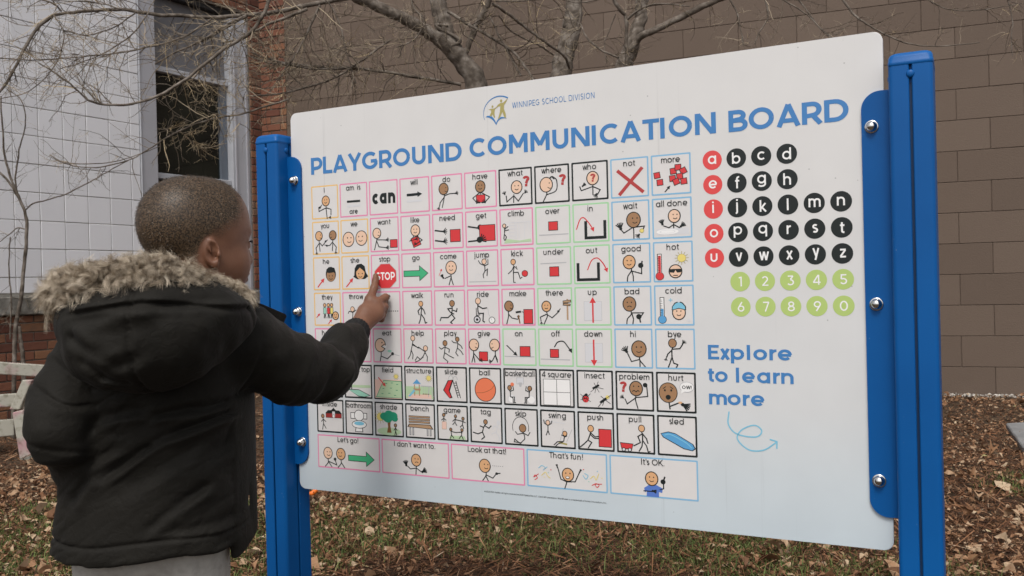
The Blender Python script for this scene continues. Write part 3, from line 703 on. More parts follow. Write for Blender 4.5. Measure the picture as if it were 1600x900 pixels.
def c_get(d): ln(d, (8, 62), (40, 56), w=4); ln(d, (8, 18), (40, 20), w=4); d.disc(46, 58, 8, 8, 'black'); rc(d, 44, 18, 92, 64); d.disc(44, 22, 9, 9, 'black'); hn(d, 46, 20, 30, 1.5)
def c_climb(d):
    for x in (30, 46, 50, 58, 74): ln(d, (x, 20), (x, 66), w=1.4, c='light_grey')
    for y in (28, 38, 48, 58, 66): ln(d, (28, y), (46, y), w=1.4, c='light_grey')
    ln(d, (42, 66), (94, 66), w=1.6, c='light_grey'); ln(d, (80, 66), (78, 46), w=1.2, c='light_grey'); ln(d, (88, 66), (88, 46), w=1.2, c='light_grey')
    d.fill([(12, 8), (94, 10), (92, 18), (60, 14), (20, 20)], 'pale_green'); stick(d, 14, 58, 5, 'beige', (14, 34), [(15, 44)], [(15, 48), (26, 56)], [(15, 44), (28, 46)], [(14, 34), (20, 26), (16, 16)], [(14, 34), (12, 22), (14, 16)])
def c_over(d): rc(d, 38, 38, 64, 62); ln(d, (10, 26), (94, 26), w=2.6, c='grey')
def c_in(d): cv(d, (10, 36), (20, 62), (30, 68), (42, 56), (54, 38), c='red', w=2.6); aw(d, 54, 38, 58, 28, 'red', 2.4, 12, 12); ln(d, (36, 58), (36, 12), (88, 12), (88, 58), w=7)
def c_wait(d): cv(d, (56, 42), (58, 26), (58, 4)); ln(d, (56, 34), (32, 20), (26, 28)); ln(d, (56, 34), (86, 36), (80, 22)); hn(d, 24, 32, 105, 1.3, spread=18); d.disc(79, 24, 6, 6, 'olive'); d.disc(79, 24, 4.5, 4.5, 'yellow'); hn(d, 72, 14, 225, .8); hd(d, 58, 54, 18, 'brown', (.2, 0))
def c_all(d): rc(d, 10, 10, 92, 26, 'light_grey', 0); d.disc(38, 18, 28, 7, 'white'); d.disc(38, 18, 20, 4.5, 'light_grey'); d.disc(38, 18, 18, 3.8, 'white'); ln(d, (54, 40), (54, 26)); ln(d, (54, 36), (42, 28), (28, 34)); ln(d, (54, 36), (70, 26)); hn(d, 26, 38, 105, 1, spread=16); hn(d, 72, 30, 40, 1, spread=16); hd(d, 56, 58, 15, 'beige', (.15, 0))
def c_he(d): aw(d, 16, 10, 42, 38, 'red', 4, 14, 14); d.disc(66, 50, 19, 24, 'black'); d.disc(66, 46, 16, 19, 'brown'); d.fill([(48, 54), (54, 56), (60, 54), (76, 56), (84, 52), (80, 70), (60, 74), (50, 66)], 'black'); d.disc(60, 45, 1.8, 2, 'black'); d.disc(72, 45, 1.8, 2, 'black'); d.stroke(arc_pts(66, 40, 7, 6, 210, 330), 2, 'black')
def c_she(d): aw(d, 16, 8, 42, 36, 'red', 4, 14, 14); d.fill([(46, 44), (48, 66), (56, 78), (72, 80), (84, 72), (88, 52), (96, 40), (84, 32), (56, 32), (42, 40)], 'black'); d.disc(68, 50, 15, 18, 'tan'); d.fill([(52, 54), (66, 68), (84, 54), (82, 72), (68, 76), (56, 72)], 'black'); d.disc(62, 49, 1.8, 2, 'black'); d.disc(75, 49, 1.8, 2, 'black'); d.stroke(arc_pts(68, 44, 7, 6, 210, 330), 2, 'black')
def c_stop(d):
    o = lambda r: [(50+r*math.cos(R(22.5+45*k)), 39+r*1.0*math.sin(R(22.5+45*k))) for k in range(8)]
    d.fill(o(42), 'grey'); d.fill(o(40), 'red'); text(d, 'STOP', 50, 27, 24, 'white', w=.2, fit=62)
def c_go(d): block_arrow(d, 8, 88, 44, 26)
def c_come(d): cv(d, (57, 42), (58, 26), (64, 6)); ln(d, (58, 32), (50, 6)); ln(d, (57, 34), (36, 26)); hn(d, 32, 28, 120, .9, spread=12); aw(d, 18, 34, 28, 56, 'red', 1.4, 7, 7); hd(d, 58, 58, 17, 'beige')
def c_jump(d): ln(d, (8, 14), (92, 14), w=2.2, c='grey'); cv(d, (26, 14), (30, 34), (42, 34), (48, 18), w=1, c='light_grey'); stick(d, 56, 72, 7, 'beige', (58, 44), [(58, 56)], [(58, 60), (44, 66), (38, 76)], [(58, 60), (68, 64), (68, 78)], [(58, 44), (66, 50), (64, 30)], [(58, 44), (52, 34), (54, 24)])
def c_kick(d): ln(d, (10, 8), (86, 9), w=4, c='light_grey'); stick(d, 38, 68, 7, 'tan', (38, 38), [(40, 52)], [(40, 56), (34, 44), (22, 34)], [(40, 56), (50, 46), (46, 56)], [(38, 38), (38, 10), (44, 9)], [(38, 38), (52, 38), (58, 20), (64, 24)]); d.disc(72, 34, 9.5, 9.5, 'black'); d.disc(72, 34, 8, 8, 'red')
def c_under(d): rc(d, 38, 24, 64, 50); ln(d, (12, 60), (86, 61), w=2.6, c='grey')
def c_out(d): ln(d, (12, 58), (12, 12), (68, 12), (68, 58), w=7); cv(d, (38, 38), (50, 64), (66, 70), (80, 56), (88, 42), c='red', w=2.6); aw(d, 88, 42, 92, 30, 'red', 2.4, 12, 12)
def c_good(d): cv(d, (50, 38), (48, 30), (40, 18), (38, 4)); ln(d, (50, 34), (54, 18), (54, 4)); ln(d, (50, 32), (76, 24), (76, 44)); d.disc(74, 46, 7, 7, 'black'); ln(d, (76, 46), (78, 58), w=3.5); hd(d, 44, 56, 16, 'tan')
def therm(d, x, c): 
    d.disc(x, 16, 11, 11, 'black'); rc(d, x-5, 18, x+5, 74, 'white', 1.8); d.disc(x, 16, 9.8, 9.8, c)
    rc(d, x-3.4, 18, x+3.4, 70 if c == 'red' else 44, c, 0)
    for k in range(10): ln(d, (x-4, 26+k*4.6), (x+1, 26+k*4.6), w=.9)
def c_hot(d): therm(d, 16, 'red'); sun(d, 72, 62, 10); hd(d, 56, 28, 16, 'beige', mood=None, ry=17); d.fill([(40, 34), (72, 34), (70, 25), (60, 24), (56, 31), (52, 24), (42, 25)], 'black'); ln(d, (50, 17), (62, 17), w=2)
def c_they(d):
    for x, c in ((40, 'mint'), (54, 'red'), (66, 'yellow')): ln(d, (x, 40), (x-3, 24), w=3); ln(d, (x, 40), (x+4, 24), w=3); rc(d, x-5, 38, x+5, 58, c, 1.4); hd(d, x, 66, 5, 'tan', mood=None, w=2)
    aw(d, 8, 26, 22, 40, 'red', 2.6, 9, 9); aw(d, 52, 6, 66, 20, 'red', 2.6, 9, 9); hd(d, 80, 32, 11, 'tan')
def c_throw(d): stick(d, 36, 52, 7, 'beige', (36, 26), [(37, 38)], [(37, 42), (24, 46), (20, 38)], [(37, 42), (50, 50)], [(36, 26), (26, 6)], [(36, 26), (46, 6)]); d.disc(76, 62, 6, 6, 'red')
def c_see(d): 
    for k in range(6): ln(d, (50+k*7.5, 45), (54+k*7.5, 45), w=2.4)
    hp(d, 26, 42, 18, 'beige')
def c_walk(d): stick(d, 62, 66, 7, 'tan', (62, 36), [(64, 52)], [(63, 56), (52, 44), (56, 32)], [(63, 56), (72, 46), (76, 34)], [(62, 36), (60, 20), (54, 6)], [(62, 36), (72, 22), (76, 8), (82, 10)], w=3); ln(d, (20, 6), (44, 8), w=.8, c='light_grey')
def c_run(d): stick(d, 58, 66, 8, 'brown', (56, 34), [(58, 48)], [(58, 52), (44, 50), (52, 40), (64, 34)], [(60, 46), (72, 42), (74, 52)], [(56, 34), (44, 24), (22, 24), (18, 14)], [(56, 34), (66, 22), (52, 10), (58, 6)], w=3)
def c_ride(d): 
    d.disc(30, 18, 11, 11, 'black'); d.disc(30, 18, 8, 8, 'light_grey'); d.disc(30, 18, 4, 4, 'black'); d.disc(76, 16, 10, 10, 'black'); d.disc(76, 16, 8.2, 8.2, 'white')
    ln(d, (64, 52), (66, 34), (76, 16), w=1.2, c='grey'); ln(d, (28, 52), (28, 30), (40, 32), w=2); stick(d, 34, 72, 8, 'beige', (34, 36), [(33, 50)], [(34, 58), (48, 50), (62, 52)], [(34, 36), (50, 36), (48, 14), (54, 10)], w=3)
def c_make(d): cv(d, (20, 42), (20, 26), (14, 4)); ln(d, (20, 34), (30, 22), (48, 18)); hn(d, 50, 20, 90, .7, spread=12); ln(d, (50, 30), (54, 6), w=3, c='bark'); ln(d, (42, 38), (58, 40), w=5); ln(d, (60, 40), (66, 38), w=1.5); hp(d, 22, 56, 13, 'brown'); rc(d, 66, 6, 92, 46)
def c_there(d): cv(d, (26, 40), (28, 26), (18, 4)); ln(d, (26, 32), (8, 24), (10, 12)); ln(d, (26, 32), (42, 22), (60, 38)); pt(d, 60, 40, 50, .8); hn(d, 10, 10, 280, .5); hd(d, 26, 54, 13, 'tan'); ln(d, (86, 16), (86, 74), w=4, c='wood'); rc(d, 74, 64, 96, 70, 'wood', 1.6, 6); rc(d, 74, 56, 94, 61, 'wood', 1.6, -6)
def c_up(d): rc(d, 26, 14, 74, 66, 'light_grey', .8, oc='grey'); aw(d, 50, 8, 50, 78, 'red', 4.4, 16, 18)
def c_bad(d): cv(d, (46, 40), (46, 30), (36, 18), (34, 4)); ln(d, (47, 36), (52, 18), (50, 4)); ln(d, (47, 34), (78, 34), (70, 22)); d.disc(66, 24, 7, 7, 'black'); ln(d, (68, 20), (70, 8), w=3.5); hd(d, 42, 58, 17, 'brown', mood=-1)
def c_cold(d): therm(d, 20, 'sea'); hd(d, 62, 34, 16, 'beige', mood=1); d.fill([(44, 40), (45, 50), (52, 60), (62, 64), (72, 60), (80, 50), (80, 40), (62, 44)], 'black'); d.fill([(46, 42), (47, 50), (54, 58), (62, 61), (70, 58), (77, 50), (78, 42), (62, 46)], 'sky_blue'); d.disc(62, 65, 4.5, 4.5, 'light_grey'); ln(d, (42, 62), (42, 72), w=1.6, c='sky_blue'); ln(d, (37, 67), (47, 67), w=1.6, c='sky_blue'); d.disc(86, 14, 4, 4, 'light_grey')
def c_hear(d): hd(d, 46, 34, 20, 'tan'); ln(d, (72, 34), (86, 44), w=2)
def c_drink(d): hp(d, 22, 50, 15, 'beige'); ln(d, (22, 34), (22, 6)); ln(d, (22, 26), (50, 34)); d.disc(56, 42, 6, 6, 'black'); rc(d, 62, 38, 84, 54, 'light_grey', 1.8, -14)
def c_eat(d): cv(d, (28, 34), (28, 22), (24, 4)); ln(d, (28, 20), (50, 12), (68, 28)); ln(d, (66, 28), (92, 22), w=2, c='grey'); d.disc(68, 28, 5, 5, 'black'); d.disc(58, 36, 7, 4, 'mint'); d.disc(26, 54, 19.3, 22, 'black'); d.disc(26, 54, 16.8, 19.5, 'beige'); d.fill([(48, 54), (30, 50), (46, 40)], 'white'); ln(d, (42, 58), (30, 50), (44, 42), w=2.2); d.disc(32, 62, 2, 2.4, 'black')
def c_help(d): stick(d, 32, 76, 7, 'beige', (26, 40), [(30, 56)], [(30, 60), (50, 46)], [(30, 56), (54, 46)], [(26, 40), (22, 24), (14, 12)], [(26, 40), (32, 26), (30, 12)]); stick(d, 74, 46, 7, 'beige', (66, 22), [(72, 34)], [(72, 36), (50, 50)], [(66, 22), (56, 12), (46, 20), (38, 8)], [(66, 20), (50, 8), (38, 4)], [(72, 34), (80, 20), (78, 6)])
def c_play(d):
    stick(d, 32, 62, 7, 'brown', (30, 34), [(32, 48)], [(33, 52), (20, 44), (12, 50)], [(33, 50), (46, 44), (44, 34)], [(30, 34), (46, 24), (60, 18)], [(30, 34), (26, 18), (40, 8), (38, 2)])
    stick(d, 72, 74, 6, 'brown', (72, 48), [(73, 60)], [(73, 63), (60, 64), (54, 70)], [(73, 62), (84, 54), (88, 46)], [(72, 48), (84, 38), (90, 28)], [(72, 48), (66, 34), (74, 24)])
def c_give(d): cv(d, (16, 44), (16, 28), (10, 6)); ln(d, (16, 34), (34, 14)); ln(d, (16, 28), (20, 6)); cv(d, (84, 44), (84, 28), (90, 8)); ln(d, (84, 30), (74, 12)); ln(d, (84, 28), (90, 14)); rc(d, 34, 12, 60, 38); hn(d, 36, 12, 20, .7); hn(d, 72, 11, 190, .7); hp(d, 18, 58, 15, 'beige'); hp(d, 82, 58, 15, 'beige', s=-1)
def c_on(d): ln(d, (6, 26), (94, 26), w=2.6, c='grey'); rc(d, 52, 27, 82, 55); aw(d, 12, 58, 44, 28, w=3, hl=12, hw=12)
def c_off(d): ln(d, (6, 20), (90, 19), w=2.6, c='grey'); rc(d, 34, 25, 58, 48); cv(d, (46, 54), (56, 68), (72, 70), (84, 56), (92, 44), w=2.8); aw(d, 90, 50, 96, 38, w=2.6, hl=12, hw=12)
def c_down(d): rc(d, 26, 14, 74, 66, 'light_grey', .8, oc='grey'); aw(d, 50, 76, 50, 4, 'red', 4.4, 16, 18)
def c_hi(d): cv(d, (66, 34), (66, 22), (80, 4)); ln(d, (66, 22), (66, 4)); ln(d, (66, 24), (44, 18), (34, 40)); hn(d, 32, 44, 120, 1.2, spread=20); hd(d, 64, 52, 19, 'brown')
def c_bye(d): stick(d, 44, 68, 10, 'brown', (42, 32), [(42, 48)], [(42, 52), (62, 54), (70, 66)], [(42, 50), (32, 40), (28, 30)], [(42, 32), (36, 14), (32, 4)], [(42, 32), (46, 16), (56, 12), (52, 4)], w=2.8); hn(d, 70, 68, 50, .7); hn(d, 27, 28, 260, .5)
def c_plain(d): pass
def c_top(d): rc(d, 6, 34, 94, 42, 'pale_green', 0); ln(d, (26, 28), (26, 62), w=2.6); rc(d, 14, 60, 44, 76, 'light_grey', 1.6); d.fill([(12, 28), (52, 28), (94, 10), (72, 4), (50, 6)], 'black'); d.fill([(15, 26), (52, 26), (90, 10), (72, 6), (50, 8)], 'mint')
def c_field(d): rc(d, 4, 4, 96, 62, 'pale_pink', 0); d.fill([(34, 60), (96, 58), (96, 6), (6, 6)], 'dark_green'); d.fill([(35, 58), (95, 56), (95, 7), (9, 8)], 'pale_green'); sun(d, 78, 72, 6); aw(d, 16, 68, 42, 40, 'red', 3, 12, 12)
for _x in (): pass
def c_field2(d):
    c_field(d)
    for x, y in ((40, 50), (60, 52), (78, 48), (30, 34), (56, 36), (76, 30), (26, 18), (50, 20), (70, 14)): ln(d, (x, y), (x+7, y), w=1.6, c='dark_green')
def c_structure(d):
    rc(d, 4, 8, 96, 44, 'pale_green', 0); rc(d, 12, 8, 90, 20, 'pale_pink', 0); sun(d, 82, 70, 7)
    for x in (34, 50): ln(d, (x, 16), (x, 50), w=3, c='wood')
    rc(d, 30, 32, 54, 38, 'wood', 0); d.fill([(28, 52), (42, 66), (56, 52)], 'sea'); d.fill([(32, 36), (12, 14), (18, 12), (36, 30)], 'sky_blue')
    ln(d, (56, 46), (90, 46), w=2, c='grey'); ln(d, (90, 46), (96, 14), w=2, c='grey'); ln(d, (84, 46), (80, 14), w=2, c='grey')
    for x in (64, 72, 80): ln(d, (x, 46), (x, 22), w=.9, c='grey'); ln(d, (x-3, 22), (x+3, 22), w=2, c='bark')
def c_slide(d): d.fill([(38, 66), (56, 68), (44, 34), (52, 14), (42, 12), (22, 36)], 'black'); d.fill([(40, 64), (52, 66), (40, 36), (48, 16), (42, 14), (25, 36)], 'red'); d.stroke(arc_pts(48, 70, 7, 10, 0, 180), 1.6, 'grey'); d.stroke(arc_pts(62, 68, 7, 10, 0, 180), 1.6, 'grey'); ln(d, (54, 66), (70, 14), w=2); ln(d, (64, 64), (78, 14), w=2); [ln(d, (56+k*2.4, 58-k*7), (66+k*2.2, 58-k*7), w=1.6) for k in range(6)]; rc(d, 22, 4, 42, 14, 'light_grey', 0)
def c_ball(d): d.disc(50, 42, 33, 35, 'black', 40); d.disc(50, 42, 31, 33, 'orange_ball', 40); cv(d, (22, 32), (46, 34), (68, 44), (78, 56), w=1, c='bark')
def c_basket(d):
    rc(d, 40, 62, 60, 80, 'light_grey', 1.4, oc='grey'); d.fill([(45, 66), (56, 66), (53, 54), (48, 54)], 'grey'); d.stroke(arc_pts(30, 64, 14, 16, 40, 150), .9, 'light_grey'); d.disc(26, 60, 5.5, 5.5, 'orange_ball')
    for x, s in ((20, 1), (76, -1)):
        d.disc(x+(4 if s > 0 else 6), 18, 12, 12, 'light_grey'); d.disc(x+(4 if s > 0 else 6), 18, 10, 10, 'white'); stick(d, x-s*2, 50, 6, 'brown', (x, 24), [(x, 36)], [(x, 40), (x+s*10, 44), (x+s*8, 56)], [(x, 24), (x+s*12, 24), (x+s*12, 8), (x+s*16, 8)], [(x, 26), (x+s*8, 20), (x+s*8, 6)])
def c_four(d): rc(d, 12, 6, 88, 78, 'white', 1.2); ln(d, (50, 6), (50, 78), w=1.2); ln(d, (12, 42), (88, 42), w=1.2)
def c_insect(d):
    ln(d, (44, 56), (62, 66), w=5); [ln(d, (54, 60), (x, y), w=1.2) for x, y in ((38, 46), (50, 44), (62, 46), (74, 56), (48, 72), (60, 76))]
    d.disc(24, 28, 9.5, 11, 'black'); d.disc(25, 26, 8, 9, 'red'); d.disc(26, 38, 4.5, 4, 'black'); [d.disc(x, y, 1.6, 1.6, 'black', 8) for x, y in ((21, 28), (28, 28), (24, 21))]; [ln(d, (24, 28), (x, y), w=1.2) for x, y in ((10, 40), (10, 24), (38, 42), (38, 20))]
    ln(d, (64, 18), (88, 36), w=6); d.disc(84, 34, 5, 5, 'yellow'); [ln(d, (76, 28), (x, y), w=1.4) for x, y in ((58, 6), (70, 10), (92, 16), (94, 40), (66, 36))]
def c_problem(d): cv(d, (54, 42), (52, 30), (58, 6)); ln(d, (54, 36), (30, 18), (24, 32)); ln(d, (54, 36), (84, 40), (82, 68), (74, 70)); hn(d, 20, 34, 140, .7); d.disc(78, 70, 6, 6, 'black'); hd(d, 54, 60, 17, 'brown', mood=None); d.disc(48, 66, 1.8, 2, 'black'); d.disc(61, 66, 1.8, 2, 'black'); ln(d, (44, 52), (49, 55), (54, 51), (59, 55), (63, 52), w=2); qm(d, 20, 50, 28)
def c_hurt(d): d.disc(30, 52, 24, 27, 'black', 32); d.disc(30, 52, 22, 25, 'brown', 32); d.disc(30, 40, 6.5, 6.5, 'black'); [ (d.disc(x, 58, 2.4, 3, 'black'), d.stroke([(x-5*s, 62), (x+3*s, 68)], 2, 'black')) for x, s in ((22, 1), (38, -1))]; ln(d, (32, 26), (34, 8), w=3); ln(d, (34, 16), (56, 26), w=3); hn(d, 66, 22, -25, 1.5, spread=16); d.disc(60, 27, 5, 3, 'tan'); d.disc(77, 68, 18, 14, 'grey'); d.disc(77, 68, 16.5, 12.5, 'white'); d.fill([(64, 60), (62, 50), (72, 56)], 'white'); text(d, 'OW!', 77, 63, 9, 'black', w=.2)
def c_inside(d): rc(d, 34, 48, 92, 62, 'roof_red', 1.2); d.fill([(32, 62), (63, 62), (94, 62), (84, 72), (72, 72), (63, 80), (54, 72), (42, 72)], 'black'); d.fill([(58, 50), (68, 50), (68, 68), (58, 68)], 'light_grey'); rc(d, 60, 48, 66, 58, 'white', 1); rc(d, 50, 42, 78, 47, 'light_grey', 0); stick(d, 22, 52, 5.5, 'brown', (24, 28), [(24, 40)], [(24, 42), (16, 34)], [(24, 42), (34, 34)], [(24, 28), (20, 8)], [(24, 28), (34, 12)])
def c_bath(d): rc(d, 20, 50, 78, 68, 'white', 2); d.disc(50, 60, 18, 18, 'black'); d.disc(50, 60, 16, 16, 'white'); d.fill([(34, 8), (64, 8), (62, 26), (38, 26)], 'black'); d.fill([(37, 10), (61, 10), (60, 24), (40, 24)], 'white'); d.disc(50, 32, 27, 13, 'black'); d.disc(50, 32, 25, 11, 'white'); d.disc(50, 35, 18, 6, 'sky_blue')
def c_shade(d): sun(d, 20, 60, 12); d.disc(50, 16, 42, 12, 'pale_green'); d.fill([(42, 12), (58, 12), (54, 34), (56, 50), (44, 50), (46, 30)], 'bark'); [d.disc(x, y, r, r*.8, 'dark_green') for x, y, r in ((34, 62, 15), (50, 68, 16), (64, 64, 16), (70, 56, 11), (46, 56, 16))]; stick(d, 72, 36, 4.5, 'brown', (72, 18), [(72, 26)], [(72, 28), (66, 20)], [(72, 28), (78, 20)], [(72, 18), (69, 6)], [(72, 18), (76, 6)])
def c_bench(d):
    for y in (66, 58, 50): rc(d, 12, y-2.5, 82, y+2.5, 'wood', 1.4)
    d.fill([(12, 44), (84, 44), (94, 30), (6, 34)], 'black'); d.fill([(14, 42), (82, 42), (90, 32), (10, 35)], 'wood')
    for x in (16, 26, 74, 84): rc(d, x-2, 10, x+2, 32, 'grey', 1)
def c_game(d):
    rc(d, 16, 34, 30, 56, 'pale_pink', 1, oc='wood'); stick(d, 22, 76, 4.5, 'brown', (22, 56), [(22, 66)], [(22, 66), (14, 60)], [(22, 66), (30, 60)]); d.fill([(38, 6), (92, 6), (88, 16), (42, 16)], 'pale_green')
    stick(d, 60, 74, 4, 'brown', (58, 56), [(59, 64)], [(59, 66), (50, 58)], [(59, 64), (72, 62)], [(58, 56), (50, 48)], [(58, 56), (64, 46)]); stick(d, 84, 68, 4, 'brown', (82, 50), [(83, 58)], [(83, 60), (72, 62)], [(83, 60), (92, 56)], [(82, 50), (74, 42)], [(82, 50), (86, 38)])
    stick(d, 44, 34, 4, 'brown', (46, 18), [(45, 26)], [(45, 28), (60, 26)], [(46, 18), (42, 6)], [(46, 18), (54, 8)]); stick(d, 80, 34, 4, 'brown', (78, 18), [(79, 26)], [(79, 28), (60, 26)], [(78, 18), (70, 8)], [(78, 18), (84, 6)])
def c_tag(d): stick(d, 48, 62, 6, 'brown', (38, 32), [(42, 46)], [(44, 52), (58, 44), (66, 52)], [(42, 46), (30, 50)], [(38, 32), (24, 26), (8, 30)], [(38, 32), (44, 18), (34, 10)], w=2.8); d.disc(88, 62, 5.5, 7, 'light_grey'); [ln(d, *P, w=2.4, c='light_grey') for P in (((86, 56), (80, 34)), ((86, 50), (74, 52), (70, 42)), ((86, 50), (94, 42)), ((80, 34), (66, 28)), ((80, 34), (90, 20), (88, 8)))]
def c_skip(d): d.stroke(arc_pts(48, 52, 24, 30, 200, -20, 24), 1.6, 'black'); stick(d, 54, 50, 10, 'brown', (60, 20), [(58, 32)], [(57, 36), (38, 32), (32, 40)], [(57, 36), (70, 30), (76, 40)], [(60, 20), (46, 6)], [(46, 6), (30, 18), (28, 10), (48, 8)])
def c_swing(d): ln(d, (6, 76), (70, 70), w=2, c='light_grey'); stick(d, 22, 70, 6, 'beige', (22, 48), [(22, 58)], [(22, 62), (12, 68), (10, 78)], [(22, 62), (32, 68), (34, 76)], [(22, 48), (16, 34)], [(22, 48), (26, 36)]); ln(d, (66, 56), (54, 14), w=1.4, c='grey'); ln(d, (90, 54), (74, 18), w=1.4, c='grey'); rc(d, 52, 12, 76, 17, 'olive', 0, -12); stick(d, 70, 42, 6, 'tan', (66, 20), [(68, 30)], [(68, 34), (60, 38)], [(68, 32), (76, 36)], [(66, 20), (48, 18), (38, 8)], [(64, 18), (50, 12), (40, 2)])
def c_push(d): stick(d, 36, 60, 8, 'tan', (28, 28), [(34, 44)], [(36, 48), (48, 38), (58, 40)], [(34, 44), (46, 34), (58, 34)], [(28, 28), (16, 16), (4, 6)], [(28, 28), (38, 22), (28, 6)], w=2.8); rc(d, 58, 12, 92, 60)
def c_pull(d): stick(d, 66, 68, 8, 'tan', (68, 36), [(68, 52)], [(68, 54), (56, 46), (62, 30), (44, 20)], [(68, 54), (78, 42), (82, 28)], [(68, 36), (66, 20), (58, 6)], [(68, 36), (78, 22), (82, 6), (88, 8)], w=2.8); d.fill([(8, 28), (44, 26), (40, 10), (12, 10)], 'black'); d.fill([(10, 26), (42, 24), (39, 12), (13, 12)], 'red'); [(d.disc(x, 9, 5.5, 5.5, 'black'), d.disc(x, 9, 3.4, 3.4, 'light_grey')) for x in (18, 34)]
def c_sled(d): d.fill([(8, 58), (28, 64), (46, 60), (90, 34), (96, 22), (88, 16), (66, 20), (14, 48)], 'black'); d.fill([(10, 57), (28, 62), (46, 58), (88, 33), (93, 23), (87, 18), (67, 22), (16, 49)], 'sea'); cv(d, (18, 54), (34, 56), (70, 38), (86, 24), w=2, c='sky_blue')
# sentence cards are 2.27 wide: x runs 0..227
def s_go(d):
    for x, k in ((38, 'beige'), (86, 'tan')): cv(d, (x, 30), (x, 18), (x-12, 4)); ln(d, (x, 22), (x+14, 4)); hd(d, x, 48, 16, k, (.15 if x < 60 else -.15, 0))
    ln(d, (38, 22), (70, 12), (64, 28)); d.disc(64, 30, 5, 5, 'black'); block_arrow(d, 114, 206, 38, 26)
def s_dont(d): ln(d, (118, 30), (116, 4)); ln(d, (118, 24), (98, 20), (88, 28)); ln(d, (118, 24), (134, 14)); hn(d, 84, 30, 100, 1.2, spread=16); hn(d, 138, 14, 30, 1.2, spread=16); hd(d, 118, 48, 16, 'tan', (.1, 0), mood=-1)
def s_look(d): cv(d, (110, 30), (108, 18), (98, 4)); ln(d, (108, 20), (116, 4)); ln(d, (109, 22), (130, 14), (140, 26)); pt(d, 142, 28, 10); hd(d, 106, 48, 17, 'tan', (.25, 0)); [ln(d, (130+k*6, 50), (132+k*6, 50), w=1.4) for k in range(6)]
def s_fun(d):
    cv(d, (114, 32), (114, 20), (108, 2)); ln(d, (114, 22), (98, 28), (90, 58)); ln(d, (114, 22), (138, 24), (150, 50)); hn(d, 89, 60, 110, .7, spread=8); hn(d, 151, 52, 60, .7, spread=8); hd(d, 118, 42, 16, 'tan', mood=None)
    d.disc(112, 46, 1.8, 2.2, 'black'); d.disc(124, 46, 1.8, 2.2, 'black'); d.disc(117, 34, 6, 4, 'black'); d.disc(117, 34.5, 4.4, 2.6, 'white')
    for P, c in (([(22, 20), (30, 26), (24, 34), (20, 28), (34, 38)], 'red'), ([(34, 54), (44, 62), (54, 56), (48, 50), (60, 60)], 'sky_blue'), ([(42, 34), (54, 44), (60, 34), (68, 28)], 'yellow'),
                 ([(160, 44), (168, 34), (174, 44), (164, 50)], 'sky_blue'), ([(180, 36), (190, 44), (196, 34), (204, 52)], 'yellow'), ([(184, 18), (196, 24), (204, 20), (198, 14), (194, 22), (212, 24)], 'red')): cv(d, *P, w=1.8, c=c)
    for x, y, c in ((50, 30, 'yellow'), (70, 52, 'red'), (62, 44, 'mint'), (162, 60, 'red'), (176, 28, 'mint'), (200, 58, 'sky_blue'), (212, 40, 'yellow'), (74, 36, 'light_grey')): d.disc(x, y, 1.6, 1.6, c, 8)
def s_ok(d): d.fill([(96, 2), (128, 2), (128, 16), (136, 14), (138, 26), (122, 34), (104, 34), (90, 24), (92, 12), (97, 16)], 'shirt_blue'); ln(d, (110, 38), (110, 32)); ln(d, (130, 22), (140, 26), (140, 46)); d.disc(139, 44, 6.5, 6.5, 'black'); ln(d, (140, 46), (144, 58), w=3.4); ln(d, (88, 16), (118, 16)); hn(d, 112, 18, -10, .8, spread=14); hd(d, 110, 50, 16, 'tan')

CARDS = [
 [('I', 'orange', c_I), ('am  is', 'pink', c_am), ('', 'pink', c_can), ('will', 'pink', c_will), ('do', 'pink', c_do), ('have', 'pink', c_have), ('what', 'black', c_what), ('where', 'black', c_where), ('who', 'black', c_who), ('not', 'blue', c_not), ('more', 'blue', c_more)],
 [('you', 'orange', c_you), ('we', 'orange', c_we), ('want', 'pink', c_want), ('like', 'pink', c_like), ('need', 'pink', c_need), ('get', 'pink', c_get), ('climb', 'pink', c_climb), ('over', 'green', c_over), ('in', 'green', c_in), ('wait', 'blue', c_wait), ('all done', 'blue', c_all)],
 [('he', 'orange', c_he), ('she', 'orange', c_she), ('stop', 'pink', c_stop), ('go', 'pink', c_go), ('come', 'pink', c_come), ('jump', 'pink', c_jump), ('kick', 'pink', c_kick), ('under', 'green', c_under), ('out', 'green', c_out), ('good', 'blue', c_good), ('hot', 'blue', c_hot)],
 [('they', 'orange', c_they), ('throw', 'pink', c_throw), ('see', 'pink', c_see), ('walk', 'pink', c_walk), ('run', 'pink', c_run), ('ride', 'pink', c_ride), ('make', 'pink', c_make), ('there', 'green', c_there), ('up', 'green', c_up), ('bad', 'blue', c_bad), ('cold', 'blue', c_cold)],
 [('hear', 'pink', c_hear), ('drink', 'pink', c_drink), ('eat', 'pink', c_eat), ('help', 'pink', c_help), ('play', 'pink', c_play), ('give', 'pink', c_give), ('on', 'green', c_on), ('off', 'green', c_off), ('down', 'green', c_down), ('hi', 'blue', c_hi), ('bye', 'blue', c_bye)],
 [('', 'black', c_plain), ('black top', 'black', c_top), ('field', 'black', c_field2), ('structure', 'black', c_structure), ('slide', 'black', c_slide), ('ball', 'black', c_ball), ('basketball', 'black', c_basket), ('4 square', 'black', c_four), ('insect', 'black', c_insect), ('problem', 'black', c_problem), ('hurt', 'black', c_hurt)],
 [('inside', 'black', c_inside), ('bathroom', 'black', c_bath), ('shade', 'black', c_shade), ('bench', 'black', c_bench), ('game', 'black', c_game), ('tag', 'black', c_tag), ('skip', 'black', c_skip), ('swing', 'black', c_swing), ('push', 'black', c_push), ('pull', 'black', c_pull), ('sled', 'black', c_sled)],
]
card_white = mat("card_white", (0.655, 0.635, 0.625), 0.42, 0.35, noise=(30, 0.02))
INK['card'] = card_white; INKS.append('card')
